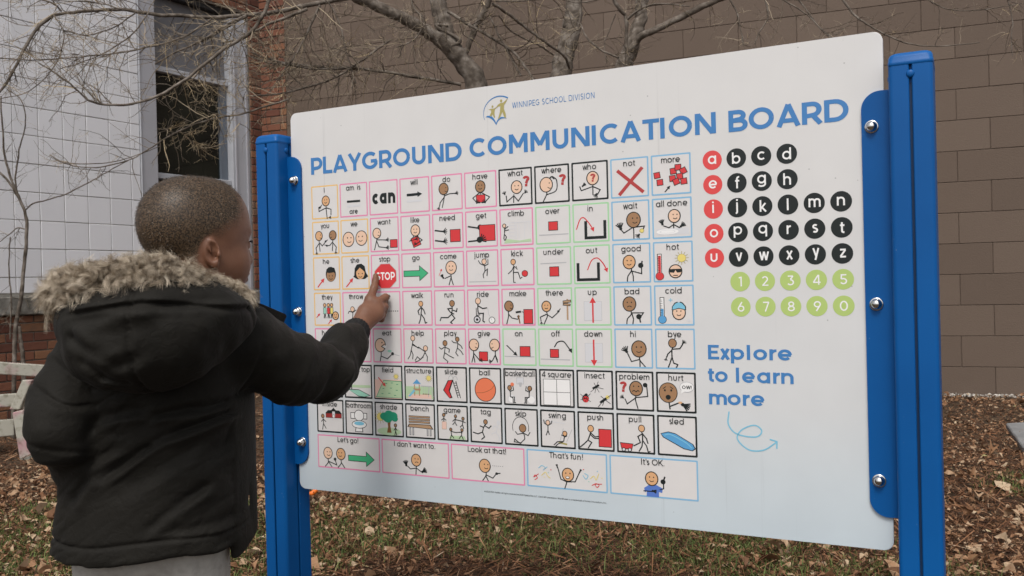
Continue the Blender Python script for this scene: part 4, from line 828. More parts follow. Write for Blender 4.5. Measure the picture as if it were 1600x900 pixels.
def make_card(x, z, w, h, label, cname, fn, ux=100.0, fit=None):
    d = Print(base=0.0002); d.to(0, 0, 1)
    d.fill(round_rect(0, w, 0, h, 0.0022, 4), cname)
    t = 0.0031 if cname != 'black' else 0.0037
    d.fill(round_rect(t, w-t, t, h-t, 0.0012, 3), 'card')
    card = link("picture_card", d.mesh("picture_card"), sign); card.location = (x, 0, z)
    shown = label or ('can' if fn is c_can else '')
    card['label'] = (f"{cname}-framed picture card reading {' '.join(shown.split())}" if shown else "black-framed picture card behind the raised sleeve")
    p = Print(base=0.0004); p.to(0, 0, w/ux, h/100*0.94)
    fn(p); m = p.mesh("pictogram")
    if m: link("pictogram", m, card)
    if label:
        q = Print(base=0.0012); q.to(0, 0, 1)
        tw = (text_w(label, 0.125)-0.12)*0.0120*1.02; mw = w-0.010
        text(q, label, w/2, h-(0.0168 if ux == 100 else 0.0152), 0.0120, 'black', w=0.125, fit=min(tw, mw))
        if fn is c_am: text(q, 'are', w/2, 0.0075, 0.0113, 'black', w=0.135)
        link("lettering", q.mesh("lettering"), card)
GX0, GT, GC, GR, CW, CH = 0.0592, 0.73718, 0.08586, 0.08585, 0.08069, 0.08006
for r_, row in enumerate(CARDS):
    for c_, (lab, cn, fn) in enumerate(row): make_card(GX0+c_*GC, GT-r_*GR-CH, CW, CH, lab, cn, fn)
sw = (10*GC+CW-4*0.0052)/5
for k, (lab, cn, fn) in enumerate([("Let's go!", 'pink', s_go), ("I don't want to.", 'pink', s_dont), ("Look at that!", 'pink', s_look), ("That's fun!", 'blue', s_fun), ("It's OK.", 'blue', s_ok)]):
    make_card(GX0+k*(sw+0.0052), GT-7*GR-CH, sw, CH, lab, cn, fn, ux=227.0)

# ---- posts, brackets, bolts
bluem = bpy.data.materials.new("blue_powder_coat"); nt_, b_ = nodes_of(bluem); N = nt_.nodes; L = nt_.links
tc = N.new("ShaderNodeTexCoord"); ns = N.new("ShaderNodeTexNoise"); ns.inputs['Scale'].default_value = 4; ns.inputs['Detail'].default_value = 6; L.new(tc.outputs['Object'], ns.inputs[0])
cr_ = N.new("ShaderNodeValToRGB"); cr_.color_ramp.elements[0].position = .3; cr_.color_ramp.elements[0].color = (0.0013, 0.074, 0.262, 1); cr_.color_ramp.elements[1].position = .7; cr_.color_ramp.elements[1].color = (0.0018, 0.092, 0.315, 1)
L.new(ns.outputs[0], cr_.inputs[0])
sv_ = N.new("ShaderNodeTexVoronoi"); sv_.inputs['Scale'].default_value = 70; L.new(tc.outputs['Object'], sv_.inputs[0])       # chips and dust specks
s2_ = N.new("ShaderNodeTexNoise"); s2_.inputs['Scale'].default_value = 9; s2_.inputs['Detail'].default_value = 5; L.new(tc.outputs['Object'], s2_.inputs[0])
sm_ = N.new("ShaderNodeMapRange"); sm_.inputs[1].default_value = 0.05; sm_.inputs[2].default_value = 0.09; sm_.inputs[3].default_value = 1.0; sm_.inputs[4].default_value = 0.0; L.new(sv_.outputs['Distance'], sm_.inputs[0])
sn_ = N.new("ShaderNodeMapRange"); sn_.inputs[1].default_value = 0.56; sn_.inputs[2].default_value = 0.66; sn_.inputs[3].default_value = 0.0; sn_.inputs[4].default_value = 0.6; L.new(s2_.outputs[0], sn_.inputs[0])
sx2 = N.new("ShaderNodeMath"); sx2.operation = 'MULTIPLY'; L.new(sm_.outputs[0], sx2.inputs[0]); L.new(sn_.outputs[0], sx2.inputs[1])
mb_ = N.new("ShaderNodeMix"); mb_.data_type = 'RGBA'; L.new(sx2.outputs[0], mb_.inputs[0]); L.new(cr_.outputs[0], mb_.inputs[6]); mb_.inputs[7].default_value = (0.22, 0.32, 0.45, 1)
L.new(mb_.outputs[2], b_.inputs['Base Color'])
nn = N.new("ShaderNodeTexNoise"); nn.inputs['Scale'].default_value = 600; L.new(tc.outputs['Object'], nn.inputs[0])
bb = N.new("ShaderNodeBump"); bb.inputs['Strength'].default_value = 0.25; bb.inputs['Distance'].default_value = 0.0006; L.new(nn.outputs[0], bb.inputs['Height']); L.new(bb.outputs[0], b_.inputs['Normal'])
b_.inputs['Roughness'].default_value = 0.42; b_.inputs['Specular IOR Level'].default_value = 0.22
slotm = mat("dark_slot", (0.004, 0.028, 0.085), 0.6)
steel = mat("stainless_steel", (0.62, 0.61, 0.59), 0.16, 0.5, metal=1.0, noise=(60, 0.05))
PW, PD, YF = 0.0705, 0.092, -0.042      # post width, depth, front face
def post_outline(x0, groove=0.0045, gd=0.008, r=0.008):
    """square aluminium extrusion with a groove down the middle of every face"""
    cx, cy = x0+PW/2, YF+PD/2; hx, hy = PW/2, PD/2; P = []
    def side(a, b, L_):
        # from corner a towards corner b, direction t, inward n
        a = np.array(a); b = np.array(b); t = (b-a)/np.linalg.norm(b-a); n = np.array([-t[1], t[0]]); m = (a+b)/2
        return [tuple(m-t*groove/2-t*.0015), tuple(m-t*groove/2+n*.0015), tuple(m-t*groove/2+n*gd), tuple(m+t*groove/2+n*gd), tuple(m+t*groove/2+n*.0015), tuple(m+t*groove/2+t*.0015)]
    C = [(cx-hx, cy-hy), (cx+hx, cy-hy), (cx+hx, cy+hy), (cx-hx, cy+hy)]
    for k in range(4):
        a, b = C[k], C[(k+1) % 4]
        ccx = a[0]+(r if k in (0, 3) else -r); ccy = a[1]+(r if k in (0, 1) else -r)
        P += [tuple(q) for q in arc_pts(ccx, ccy, r, r, 180+90*k, 270+90*k, 5)]
        P += side(a, b, 0)
    return P
def make_post(x0, top, lab):
    P = post_outline(x0); n = len(P); zb = -0.4596-0.3; bm = bmesh.new()
    a = [bm.verts.new((x, y, zb)) for x, y in P]; b = [bm.verts.new((x, y, top-0.018)) for x, y in P]
    for k in range(n): bm.faces.new((a[k], a[(k+1) % n], b[(k+1) % n], b[k]))
    me = bm_mesh("post", bm, bluem); po = link("post", me, sign); po['label'] = lab
    # domed cap with a lip
    bm = bmesh.new(); cx, cy = x0+PW/2, YF+PD/2; rings = []
    for (s_, z, r) in ((1.0, -0.020, .008), (1.012, -0.0195, .008), (1.012, -0.0135, .008), (0.995, -0.0125, .008), (0.99, -0.006, .009), (0.93, -0.0005, .011), (0.84, 0.002, .012), (0.5, 0.0035, .012)):
        hx, hy = PW/2*s_, PD/2*s_; ring = []
        for k in range(4):
            ccx = cx+(-(hx-r) if k in (0, 3) else hx-r); ccy = cy+(-(hy-r) if k in (0, 1) else hy-r)
            ring += [bm.verts.new((q[0], q[1], top+z)) for q in arc_pts(ccx, ccy, r, r, 180+90*k, 270+90*k, 5)]
        rings.append(ring)
    for r0, r1 in zip(rings[:-1], rings[1:]):
        for k in range(len(r0)): bm.faces.new((r0[k], r0[(k+1) % len(r0)], r1[(k+1) % len(r0)], r1[k]))
    bm.faces.new(rings[-1])
    link("post_cap", bm_mesh("post_cap", bm, bluem, smooth=True), po)
    # little round plugs at the top of the front and inner grooves
    for (px_, py_, ax) in ((cx, YF, 'f'), (x0+PW if x0 < 0 else x0, cy-0.012, 's')):
        bm = bmesh.new(); bmesh.ops.create_uvsphere(bm, u_segments=16, v_segments=10, radius=0.0068)
        sc = (1, .5, 1) if ax == 'f' else (.5, 1, 1); bmesh.ops.scale(bm, vec=sc, verts=bm.verts)
        o = link("groove_plug", bm_mesh("groove_plug", bm, bluem, smooth=True), po); o.location = (px_, py_, top-0.036)
    for (px_, py_, ax) in ((cx, YF+.0075, 'f'), (x0+PW-.0075 if x0 < 0 else x0+.0075, cy, 's')):
        dx, dy = (.0022, .0004) if ax == 'f' else (.0004, .0022)
        box("groove_gasket", (px_-dx, px_+dx, py_-dy, py_+dy, zb, top-0.05), slotm, po)
make_post(-0.0795, 0.8660, "left blue post, behind the pointing arm"); make_post(1.3585, 0.8665, "right blue post")
BT = 0.0055
def bracket(x0, x1, corners, lab):
    o = prism("mounting_bracket", round_rect(x0, x1, 0.060, 0.8145, 0.032, 10, corners), -BT, -0.0003, bluem, sign, bevel=0.0012); o['label'] = lab
bracket(1.3105, 1.3595, (1, 0, 0, 1), "right mounting bracket with three bolts"); bracket(-0.010, 0.0320, (0, 1, 1, 0), "left mounting bracket with three bolts")
def lathe(name, prof, m, n=28):
    bm = bmesh.new(); rings = []
    for (r, y) in prof:
        if r < 1e-6: rings.append([bm.verts.new((0, y, 0))]); continue
        rings.append([bm.verts.new((r*math.cos(2*math.pi*k/n), y, r*math.sin(2*math.pi*k/n))) for k in range(n)])
    for a, b in zip(rings[:-1], rings[1:]):
        for k in range(n):
            if len(b) == 1: bm.faces.new((a[k], a[(k+1) % n], b[0]))
            elif len(a) == 1: bm.faces.new((a[0], b[(k+1) % n], b[k]))
            else: bm.faces.new((a[k], a[(k+1) % n], b[(k+1) % n], b[k]))
    bmesh.ops.recalc_face_normals(bm, faces=bm.faces[:]); return bm_mesh(name, bm, m, smooth=True)
dome = [(0.0092*math.cos(R(a)), -0.0045-0.0085*math.sin(R(a))) for a in range(0, 90, 10)] + [(0, -0.0130)]
bolt_me = lathe("bolt", [(0.0098, -0.0018), (0.0098, -0.0030), (0.0094, -0.0045)] + dome, steel)
wash_me = lathe("washer", [(0.0118, 0.0002), (0.0118, -0.0014), (0.0108, -0.0020), (0.006, -0.0020)], steel)
def hexnut():
    bm = bmesh.new(); P = [(0.0096*math.cos(R(60*k)), 0.0096*math.sin(R(60*k))) for k in range(6)]
    a = [bm.verts.new((x, -0.0021, z)) for x, z in P]; b = [bm.verts.new((x, -0.0075, z)) for x, z in P]
    bm.faces.new(a); bm.faces.new(b[::-1])
    for k in range(6): bm.faces.new((a[k], b[k], b[(k+1) % 6], a[(k+1) % 6]))
    bmesh.ops.recalc_face_normals(bm, faces=bm.faces[:]); return bm_mesh("hex_nut", bm, steel, bevel=0.0006)
nut_me = hexnut()
for (x, z, wide) in ((1.3275, 0.7518, 0), (1.3290, 0.4378, 0), (1.3270, 0.1244, 0), (0.0125, 0.7544, 1), (0.0135, 0.4341, 1), (0.0160, 0.1153, 1)):
    o = link("bolt", bolt_me, sign); o.location = (x, -BT-(0.004 if wide else 0), z)
    c = link("washer", wash_me, o); c.location = (0, 0.004 if wide else 0, 0)
    if wide: c = link("hex_nut", nut_me, o); c.location = (0, 0.004, 0)
# ================================================================ trees
bark = ramp_mat("bark", [(0.3, (0.055, 0.044, 0.034)), (0.5, (0.125, 0.103, 0.084)), (0.72, (0.24, 0.21, 0.18))], scale=22, rough=0.9, bump=(60, 0.8, 0.006))
twig_m = ramp_mat("twig_bark", [(0.0, (0.045, 0.036, 0.030)), (0.45, (0.16, 0.130, 0.100)), (0.8, (0.38, 0.31, 0.22)), (1.0, (0.55, 0.43, 0.26))], attr='tone', scale=12, rough=0.85)
def wob(P, amp, seed):
    g = np.random.default_rng(seed); P = P.copy(); n = len(P)
    k = g.normal(size=(n, 3))*amp; k[0] = k[-1] = 0
    return P + (k + np.roll(k, 1, 0))*0.5
def limb(name, parent, pix, Y, w0, w1, seed=0, n=7, m=None, smooth=6):
    """pix: picture points of the centre line; Y: depth at start and end (or list); widths are picture pixels at both ends"""
    k = len(pix); Ys = np.interp(np.linspace(0, 1, k), np.linspace(0, 1, len(np.atleast_1d(Y))), np.atleast_1d(Y)) if np.ndim(Y) else np.full(k, Y)
    P = np.array([at(x, y, d) for (x, y), d in zip(pix, Ys)]); P = catmull(P, smooth)
    wpx = np.linspace(w0, w1, len(P))*(0.88 if name != 'trunk' else 0.95); r = wpx/2*P[:, 1]/FPX
    P = wob(P, 0.09*r.mean()+0.001, seed)
    r = r*(1+0.045*np.random.default_rng(seed+5).normal(size=len(r)))
    V, F = tube_np(P, r, n)
    me = np_mesh(name, V, F, m or bark, smooth=True)
    o = link(name, me)
    if parent is not None: o.parent = parent; o.matrix_parent_inverse = Matrix.Translation(-parent.location)
    return P, r
def twigs(acc, P, r, count, length, seed, depth=2, thin=0.0016, droop=-0.0, tone=0.5, plane=0.8):
    g = np.random.default_rng(seed)
    T = np.gradient(P, axis=0); T /= np.linalg.norm(T, axis=1)[:, None]+1e-9
    for _ in range(count):
        i = g.integers(1, len(P)-1); L_ = length*g.uniform(0.35, 1.2)
        side = g.normal(size=3); side[1] *= plane; side -= T[i]*(side@T[i]); side /= np.linalg.norm(side)
        d = T[i]*g.uniform(0.2, 1.0)+side*g.uniform(0.5, 1.1); d /= np.linalg.norm(d)
        n = 6; q = [P[i]]
        for s_ in range(n):
            d = d+g.normal(size=3)*0.20+np.array([0, 0, droop]); d /= np.linalg.norm(d); q.append(q[-1]+d*L_/n)
        q = np.array(q); r0 = min(r[i]*0.7, thin*g.uniform(0.8, 1.6)); rr = np.linspace(r0, r0*0.45, n+1)
        V, F = tube_np(q, rr, 3); acc.add(V, F, float(np.clip(tone+g.normal()*0.22, 0, 1)))
        if depth > 1: twigs(acc, q, rr, g.integers(2, 5), L_*0.45, int(g.integers(1e9)), depth-1, thin*0.62, droop, tone+.1, plane)

tree = empty("bare_tree", tuple(at(740, 450, 5.6)*[1, 1, 0]))
tag(tree, "large bare tree with a forked trunk behind the middle of the board", "tree")
mk = lambda *a, **k: limb(*a, **k)
ends = []
gp = lambda x, Y: tuple(np.array(pxproj(np.array([at(x, 450, Y)[0], Y, 0.0]))))
ends.append(mk("trunk", tree, [gp(770, 5.6), (762, 400), (752, 200), (742, 125), (722, 95), (703, 70), (690, 30), (682, -10), (676, -90)], 5.6, 40, 24, 1, n=14))
ends.append(mk("limb", tree, [(716, 92), (690, 66), (660, 45), (628, 28), (590, 10), (550, -8), (500, -40)], (5.6, 5.3), 25, 17, 2, n=10))
ends.append(mk("limb", tree, [(722, 96), (735, 62), (750, 30), (764, 4), (772, -30)], (5.6, 5.5), 12, 9, 3, n=8))
ends.append(mk("limb", tree, [(703, 74), (718, 62), (680, 40), (700, 40)], 5.55, 7, 5, 4))
# long grey branches reaching left across the window and the tiles
LB_ = [
 ([(570, -8), (470, 10), (425, 20), (385, 24), (340, 27), (290, 25), (240, 22), (190, 15), (140, 17), (105, 20), (82, 24)], (5.3, 4.7), 8, 5),
 ([(82, 24), (58, 45), (40, 72), (26, 100), (10, 130), (-14, 160)], (4.7, 4.6), 6, 4),
 ([(423, -12), (412, 22), (390, 52), (358, 72), (320, 100), (284, 128), (246, 150), (205, 162), (170, 164), (138, 156), (118, 138), (92, 118), (60, 98)], (4.8, 4.5), 7, 2.5),
 ([(480, 14), (440, 30), (405, 45), (375, 62), (345, 66)], (5.1, 5.0), 6, 2.5),
 ([(385, 24), (350, 42), (318, 62), (282, 78), (242, 100)], (4.9, 4.8), 5, 2.5),
 ([(385, 26), (352, 44), (316, 66)], (4.9, 4.85), 4, 2.5),
 ([(330, 30), (285, 58), (230, 74), (175, 84), (110, 90), (50, 94), (-10, 90)], (4.8, 4.5), 3.2, 1.8),
 ([(560, 105), (500, 108), (455, 102), (420, 98), (385, 86)], (5.3, 5.0), 5, 2.4),
 ([(720, 132), (660, 122), (600, 112), (540, 106), (480, 103), (440, 97)], (5.5, 5.2), 6, 4),
 ([(610, 62), (585, 80), (560, 98), (530, 118), (495, 132), (440, 146), (395, 150)], (5.4, 5.0), 5, 3),
 ([(500, 8), (488, 34), (476, 60), (462, 86), (446, 108), (436, 122)], (5.2, 5.1), 4.5, 3),
 ([(508, -2), (524, 20), (534, 48), (540, 76), (548, 104), (556, 130)], (5.2, 5.2), 3, 2.2),
 ([(450, 155), (410, 168), (378, 178), (340, 184), (300, 196), (262, 214), (228, 236), (196, 252), (150, 262), (110, 258), (78, 243)], (4.9, 4.6), 3.6, 1.6),
 ([(445, 100), (420, 92), (392, 82)], (5.0, 4.9), 4, 2),
 ([(700, 18), (735, 40), (770, 60), (800, 80), (826, 112), (835, 130)], (5.4, 5.2), 6, 4),
 ([(232, 20), (205, 55), (165, 82), (120, 100), (92, 108)], (4.7, 4.6), 2.6, 1.4),
 ([(84, 24), (100, 52), (92, 90), (72, 120), (40, 145), (-8, 156)], (4.7, 4.55), 2.4, 1.4),
 ([(212, 20), (180, 42), (150, 52), (126, 56)], (4.7, 4.65), 2.6, 1.6),
 ([(96, 18), (84, 6), (60, -2), (20, -14)], (4.7, 4.6), 3.5, 2),
 ([(190, 15), (160, 6), (120, 2), (85, 1)], (4.7, 4.7), 2.5, 1.6),
 ([(640, -10), (648, 14), (662, 30), (655, 52), (640, 66), (620, 74)], (5.3, 5.2), 3, 2),
]
for k, (px, Y, a, b) in enumerate(LB_): ends.append(mk("branch", tree, px, Y, a, b, 20+k, n=6))
acc = Acc()
den = [0, 40, 18, 6, 44, 24, 50, 26, 26, 12, 34, 34, 60, 48, 30, 30, 30, 16, 36, 24, 18, 16, 14, 14, 26]
for k, (P, r) in enumerate(ends):
    c = den[k] if k < len(den) else 12
    twigs(acc, P[P[:, 2] > 1.6] if k == 0 else P, r, c, 0.30, 100+k, 3, 0.0021, tone=0.42)
# a tangle of pale dead twigs in front of the window
for k, (x0, y0, x1, y1) in enumerate([(250, 60, 380, 110), (250, 105, 390, 150), (280, 150, 390, 200), (250, 200, 340, 240), (400, 60, 460, 170), (300, 90, 360, 230)]):
    P = np.array([at(x0+(x1-x0)*t, y0+(y1-y0)*t+8*math.sin(5*t+k), 4.8) for t in np.linspace(0, 1, 8)])
    twigs(acc, P, np.full(8, 0.003), 22, 0.16, 300+k, 3, 0.0015, tone=0.72)
tw = link("twigs", acc.mesh("twigs", twig_m)); tag(tw, kind='stuff'); tw.parent = tree; tw.matrix_parent_inverse = Matrix.Translation(-tree.location)

tree2 = empty("bare_tree", tuple(at(905, 450, 5.9)*[1, 1, 0])); tag(tree2, "bare tree with a smooth grey trunk just right of the crest on the board", "tree")
e2 = [mk("trunk", tree2, [gp(880, 5.9), (876, 400), (873, 200), (876, 112), (884, 80), (892, 45), (896, 10), (898, -60)], 5.9, 42, 24, 50, n=14),
      mk("branch", tree2, [(890, 108), (882, 88), (858, 70), (824, 45), (795, 22), (770, 6)], (5.75, 5.3), 4.5, 5.5, 51),
      mk("branch", tree2, [(865, 86), (840, 70), (800, 50), (780, 26)], (5.7, 5.4), 3, 2.4, 52),
      mk("branch", tree2, [(904, -10), (907, 18), (904, 42), (896, 50)], (5.6, 5.6), 5, 3, 53),
      mk("branch", tree2, [(906, 36), (918, 60), (940, 78), (966, 90)], (5.6, 5.4), 2.6, 4, 54),
      mk("branch", tree2, [(765, 26), (780, 56), (798, 90), (814, 118)], (5.3, 5.3), 3, 3.4, 55),
      mk("branch", tree2, [(775, 2), (820, 1), (870, -2), (905, 4), (960, -6)], (5.4, 5.4), 3, 2, 56)]
acc = Acc()
for k, (P, r) in enumerate(e2): twigs(acc, P[P[:, 2] > 2.1] if k == 0 else P, r[:len(P)], 9 if k else 8, 0.34, 400+k, 3, 0.0018, tone=0.5)
tw = link("twigs", acc.mesh("twigs", twig_m)); tag(tw, kind='stuff'); tw.parent = tree2; tw.matrix_parent_inverse = Matrix.Translation(-tree2.location)

tree3 = empty("bare_tree", tuple(at(985, 450, 5.9)*[1, 1, 0])); tag(tree3, "bare tree with a low limb reaching right above the title of the board", "tree")
e3 = [mk("trunk", tree3, [gp(965, 6.0), (968, 300), (972, 120), (982, 85), (996, 50), (1003, 15), (1006, -60)], 6.0, 36, 17, 60, n=12),
      mk("limb", tree3, [(984, 80), (1000, 58), (1030, 44), (1062, 28), (1098, 10), (1135, -6), (1180, -26)], (5.9, 5.6), 13, 10, 61, n=9),
      mk("limb", tree3, [(978, 300), (979, 130), (979, 60), (978, 28), (968, 14), (958, -6), (955, -40)], (5.5, 5.4), 6, 7, 62, n=8),
      mk("branch", tree3, [(980, 30), (992, 20), (1006, 12), (1030, 6), (1078, 10)], (5.45, 5.3), 5, 2, 63),
      mk("branch", tree3, [(962, 22), (952, 48), (944, 72), (948, 98)], (5.5, 5.5), 2, 1.6, 64),
      mk("branch", tree3, [(1218, -4), (1260, 22), (1290, 52), (1320, 70), (1352, 78)], (5.2, 5.0), 2.6, 1.6, 65),
      mk("branch", tree3, [(1312, -8), (1332, 20), (1352, 36), (1380, 52), (1420, 68), (1470, 72), (1530, 66)], (5.0, 4.8), 4.5, 1.6, 66),
      mk("branch", tree3, [(1245, -4), (1262, 18), (1278, 40), (1298, 56)], (5.2, 5.1), 3.4, 1.6, 67),
      mk("branch", tree3, [(1138, -6), (1152, 22), (1158, 50), (1162, 72)], (5.4, 5.4), 3.2, 2, 68),
      mk("branch", tree3, [(1195, -4), (1200, 26), (1188, 48), (1178, 70)], (5.4, 5.4), 3, 1.8, 69),
      mk("branch", tree3, [(1440, -6), (1480, 14), (1530, 16), (1580, 8), (1620, 2)], (5.0, 5.0), 2, 1.2, 70),
      mk("branch", tree3, [(1572, -8), (1582, 30), (1580, 60), (1582, 88)], (5.0, 5.0), 2, 1.2, 71)]
acc = Acc()
for k, (P, r) in enumerate(e3): twigs(acc, P[P[:, 2] > 2.1] if k in (0, 2) else P, r[:len(P)], 10 if k else 6, 0.26, 500+k, 3, 0.0016, tone=0.42)
tw = link("twigs", acc.mesh("twigs", twig_m)); tag(tw, kind='stuff'); tw.parent = tree3; tw.matrix_parent_inverse = Matrix.Translation(-tree3.location)

sap = empty("sapling", tuple(at(25, 450, 5.9)*[1, 1, 0])); tag(sap, "thin bare sapling in front of the white tiles at the left edge", "tree")
e4 = [mk("stem", sap, [gp(14, 5.9), (24, 520), (33, 465), (38, 410), (42, 355), (37, 325), (24, 300), (10, 280), (-10, 262)], 5.9, 8, 3.5, 80),
      mk("branch", sap, [(32, 315), (24, 296), (14, 270), (7, 238), (3, 190), (1, 150)], (5.9, 5.8), 5, 2.5, 81),
      mk("branch", sap, [(28, 306), (24, 280), (28, 250), (31, 230), (38, 205), (40, 180), (32, 155), (12, 140)], (5.9, 5.8), 3.4, 1.4, 82),
      mk("branch", sap, [(40, 328), (52, 318), (75, 312), (105, 302), (130, 290), (152, 278), (172, 266), (205, 248)], (5.9, 5.7), 2.8, 1.6, 83),
      mk("branch", sap, [(78, 242), (96, 252), (130, 256), (175, 253), (215, 242), (250, 228)], (5.7, 5.6), 2.2, 1.4, 84),
      mk("branch", sap, [(38, 358), (28, 356), (15, 366), (-4, 380)], (5.9, 5.9), 2.4, 1.4, 85),
      mk("branch", sap, [(16, 370), (14, 400), (15, 440), (18, 470), (16, 530)], (5.9, 5.9), 2, 3, 86),
      mk("stem", sap, [gp(34, 6.1), (36, 560), (32, 530), (30, 510)], 6.1, 9, 5, 87)]
acc = Acc()
for k, (P, r) in enumerate(e4): twigs(acc, P, r[:len(P)], 7, 0.20, 600+k, 2, 0.0014, tone=0.3)
tw = link("twigs", acc.mesh("twigs", twig_m)); tag(tw, kind='stuff'); tw.parent = sap; tw.matrix_parent_inverse = Matrix.Translation(-sap.location)

# ================================================================ ground cover
def pts_in_view(n, ymin, ymax, seed, pad=750, dens=None):
    n = int(n*1.75)
    """random ground points inside the picture's wedge of ground, denser near the viewer"""
    g = np.random.default_rng(seed)
    y = ymin*(ymax/ymin)**(g.uniform(size=n)**1.0); xl = (-800-pad)/FPX*y; xr = (800+pad)/FPX*y
    x = xl+(xr-xl)*g.uniform(size=n)
    ok = ((np.stack([x, y], 1)-WA[None, :2])@nB[:2] > 0.06) & ((np.stack([x, y], 1)-WK[None, :2])@nW[:2] > 0.06)
    if dens is not None: ok &= g.uniform(size=n) < dens(x, y)
    return x[ok], y[ok], g
grassy = lambda x, y: np.clip(0.18+1.5*vnoise(np.stack([x, y, 0*x], 1), 4.2, 5, 2) + np.clip((3.42-y)*1.8, -2.6, 0.34) + 3.2*np.clip((-0.5-x)/1.0, 0, 1)*np.clip((4.6-y)/0.8, -1, 1)-1.2*np.clip((x-0.1)*1.3, 0, 1)*np.clip((2.2-x)*2, 0, 1), 0, 1)
# woody mulch and needles
x, y, g_ = pts_in_view(170000, 2.5, 9.0, 11)
n = len(x); a = g_.uniform(0, 6.28, n); L_ = g_.gamma(2.4, 0.014, n)+0.006; Wd = g_.uniform(0.0010, 0.0045, n); tl = g_.normal(size=n)*0.25
d = np.stack([np.cos(a)*np.cos(tl), np.sin(a)*np.cos(tl), np.sin(tl)], 1); s_ = np.stack([-np.sin(a), np.cos(a), g_.normal(size=n)*0.5], 1)
C_ = np.stack([x, y, ground_h(x, y)+g_.uniform(0.001, 0.013, n)+np.abs(np.sin(tl))*L_/2], 1)
V = np.stack([C_-d*L_[:, None]/2-s_*Wd[:, None]/2, C_+d*L_[:, None]/2-s_*Wd[:, None]*.3, C_+d*L_[:, None]/2+s_*Wd[:, None]*.3, C_-d*L_[:, None]/2+s_*Wd[:, None]/2], 1).reshape(-1, 3)
mulch_m = ramp_mat("mulch", [(0.0, (0.020, 0.012, 0.009)), (0.4, (0.095, 0.045, 0.025)), (0.7, (0.22, 0.105, 0.052)), (0.92, (0.38, 0.23, 0.135)), (1.0, (0.50, 0.40, 0.29))], attr='tone', scale=50, rough=0.9)
tone = np.repeat(np.clip(g_.beta(1.6, 2.2, n), 0, 1), 4)
o = link("mulch", np_mesh("mulch", V, np.arange(4*n).reshape(-1, 4), mulch_m, attr={'tone': tone})); tag(o, "brown woody mulch and needles covering the ground", "mulch", kind='stuff')
# fallen leaves
def leaf_batch(n, x, y, size, g_, flat=0.35):
    t = np.linspace(0, 1, 5); wv = np.array([0.03, 0.36, 0.42, 0.26, 0.01])
    V = []; a = g_.uniform(0, 6.28, n); tl = g_.normal(size=n)*flat; rl = g_.normal(size=n)*flat*1.4; cl = g_.normal(size=n)*1.3; bend = g_.normal(size=n)*1.3
    lob = 1+0.35*g_.normal(size=(n, 5, 2))
    base = np.zeros((n, 5, 3, 3))
    for i in range(5):
        for j, sj in enumerate((-1, 0, 1)):
            wj = sj*wv[i]*(lob[:, i, 0] if sj < 0 else lob[:, i, 1])*size
            px_ = (t[i]-0.5)*size+(abs(sj)*0.10*size*(i-1)); zz = abs(sj)*np.abs(wj)*0.5*np.abs(cl)+bend*(t[i]-.5)**2*size
            base[:, i, j, 0] = px_; base[:, i, j, 1] = wj; base[:, i, j, 2] = zz
    B = base.reshape(n, 15, 3)
    ca, sa = np.cos(a)[:, None], np.sin(a)[:, None]; ct, st = np.cos(tl)[:, None], np.sin(tl)[:, None]; cR, sR = np.cos(rl)[:, None], np.sin(rl)[:, None]
    X, Yv, Z = B[..., 0], B[..., 1], B[..., 2]
    Yv, Z = Yv*cR-Z*sR, Yv*sR+Z*cR; X, Z = X*ct-Z*st, X*st+Z*ct; X, Yv = X*ca-Yv*sa, X*sa+Yv*ca
    Z = Z-Z.min(1, keepdims=True)*0.85
    V = np.stack([X+x[:, None], Yv+y[:, None], Z+ground_h(x, y)[:, None]+g_.uniform(0.004, 0.02, n)[:, None]], -1).reshape(-1, 3)
    q = []
    for i in range(4):
        for j in range(2): q.append((i*3+j, i*3+j+1, (i+1)*3+j+1, (i+1)*3+j))
    F = (np.array(q)[None]+15*np.arange(n)[:, None, None]).reshape(-1, 4)
    return V, F
leaf_m = ramp_mat("fallen_leaf", [(0.0, (0.09, 0.048, 0.026)), (0.3, (0.20, 0.098, 0.050)), (0.55, (0.29, 0.165, 0.090)), (0.8, (0.42, 0.30, 0.195)), (0.95, (0.48, 0.38, 0.26)), (1.0, (0.33, 0.29, 0.12))], attr='tone', scale=40, rough=0.7)
leafy = lambda x, y: np.clip(0.14+0.35*vnoise(np.stack([x, y, 0*x], 1), 2.2, 9, 2)+0.9*np.exp(-((((np.stack([x, y], 1)-WA[None, :2])@nB[:2])-0.25)/0.35)**2)+0.9*np.exp(-((x+2.3)/0.9)**2-((y-4.45)/0.45)**2)+0.55*np.clip((3.9-y), 0, 1)*np.clip((x-0.1)*1.5, 0, 1)+0.5*np.exp(-((x-2.6)/0.8)**2-((y-5.0)/0.9)**2), 0, 1)
acc = Acc()
for (cnt, s0, seed) in ((17000, 0.013, 21), (8000, 0.020, 22), (1300, 0.033, 23), (150, 0.058, 24)):
    x, y, g_ = pts_in_view(cnt*2, 2.5, 8.6, seed, dens=leafy); n = len(x)
    V, F = leaf_batch(n, x, y, s0*g_.uniform(0.6, 1.3, n), g_); acc.add(V, F, np.repeat(np.clip(g_.beta(2.2, 2.0, n), 0, 1), 15))
o = link("fallen_leaves", acc.mesh("fallen_leaves", leaf_m)); tag(o, "dry brown and tan fallen leaves scattered over the ground", "leaves", kind='stuff')
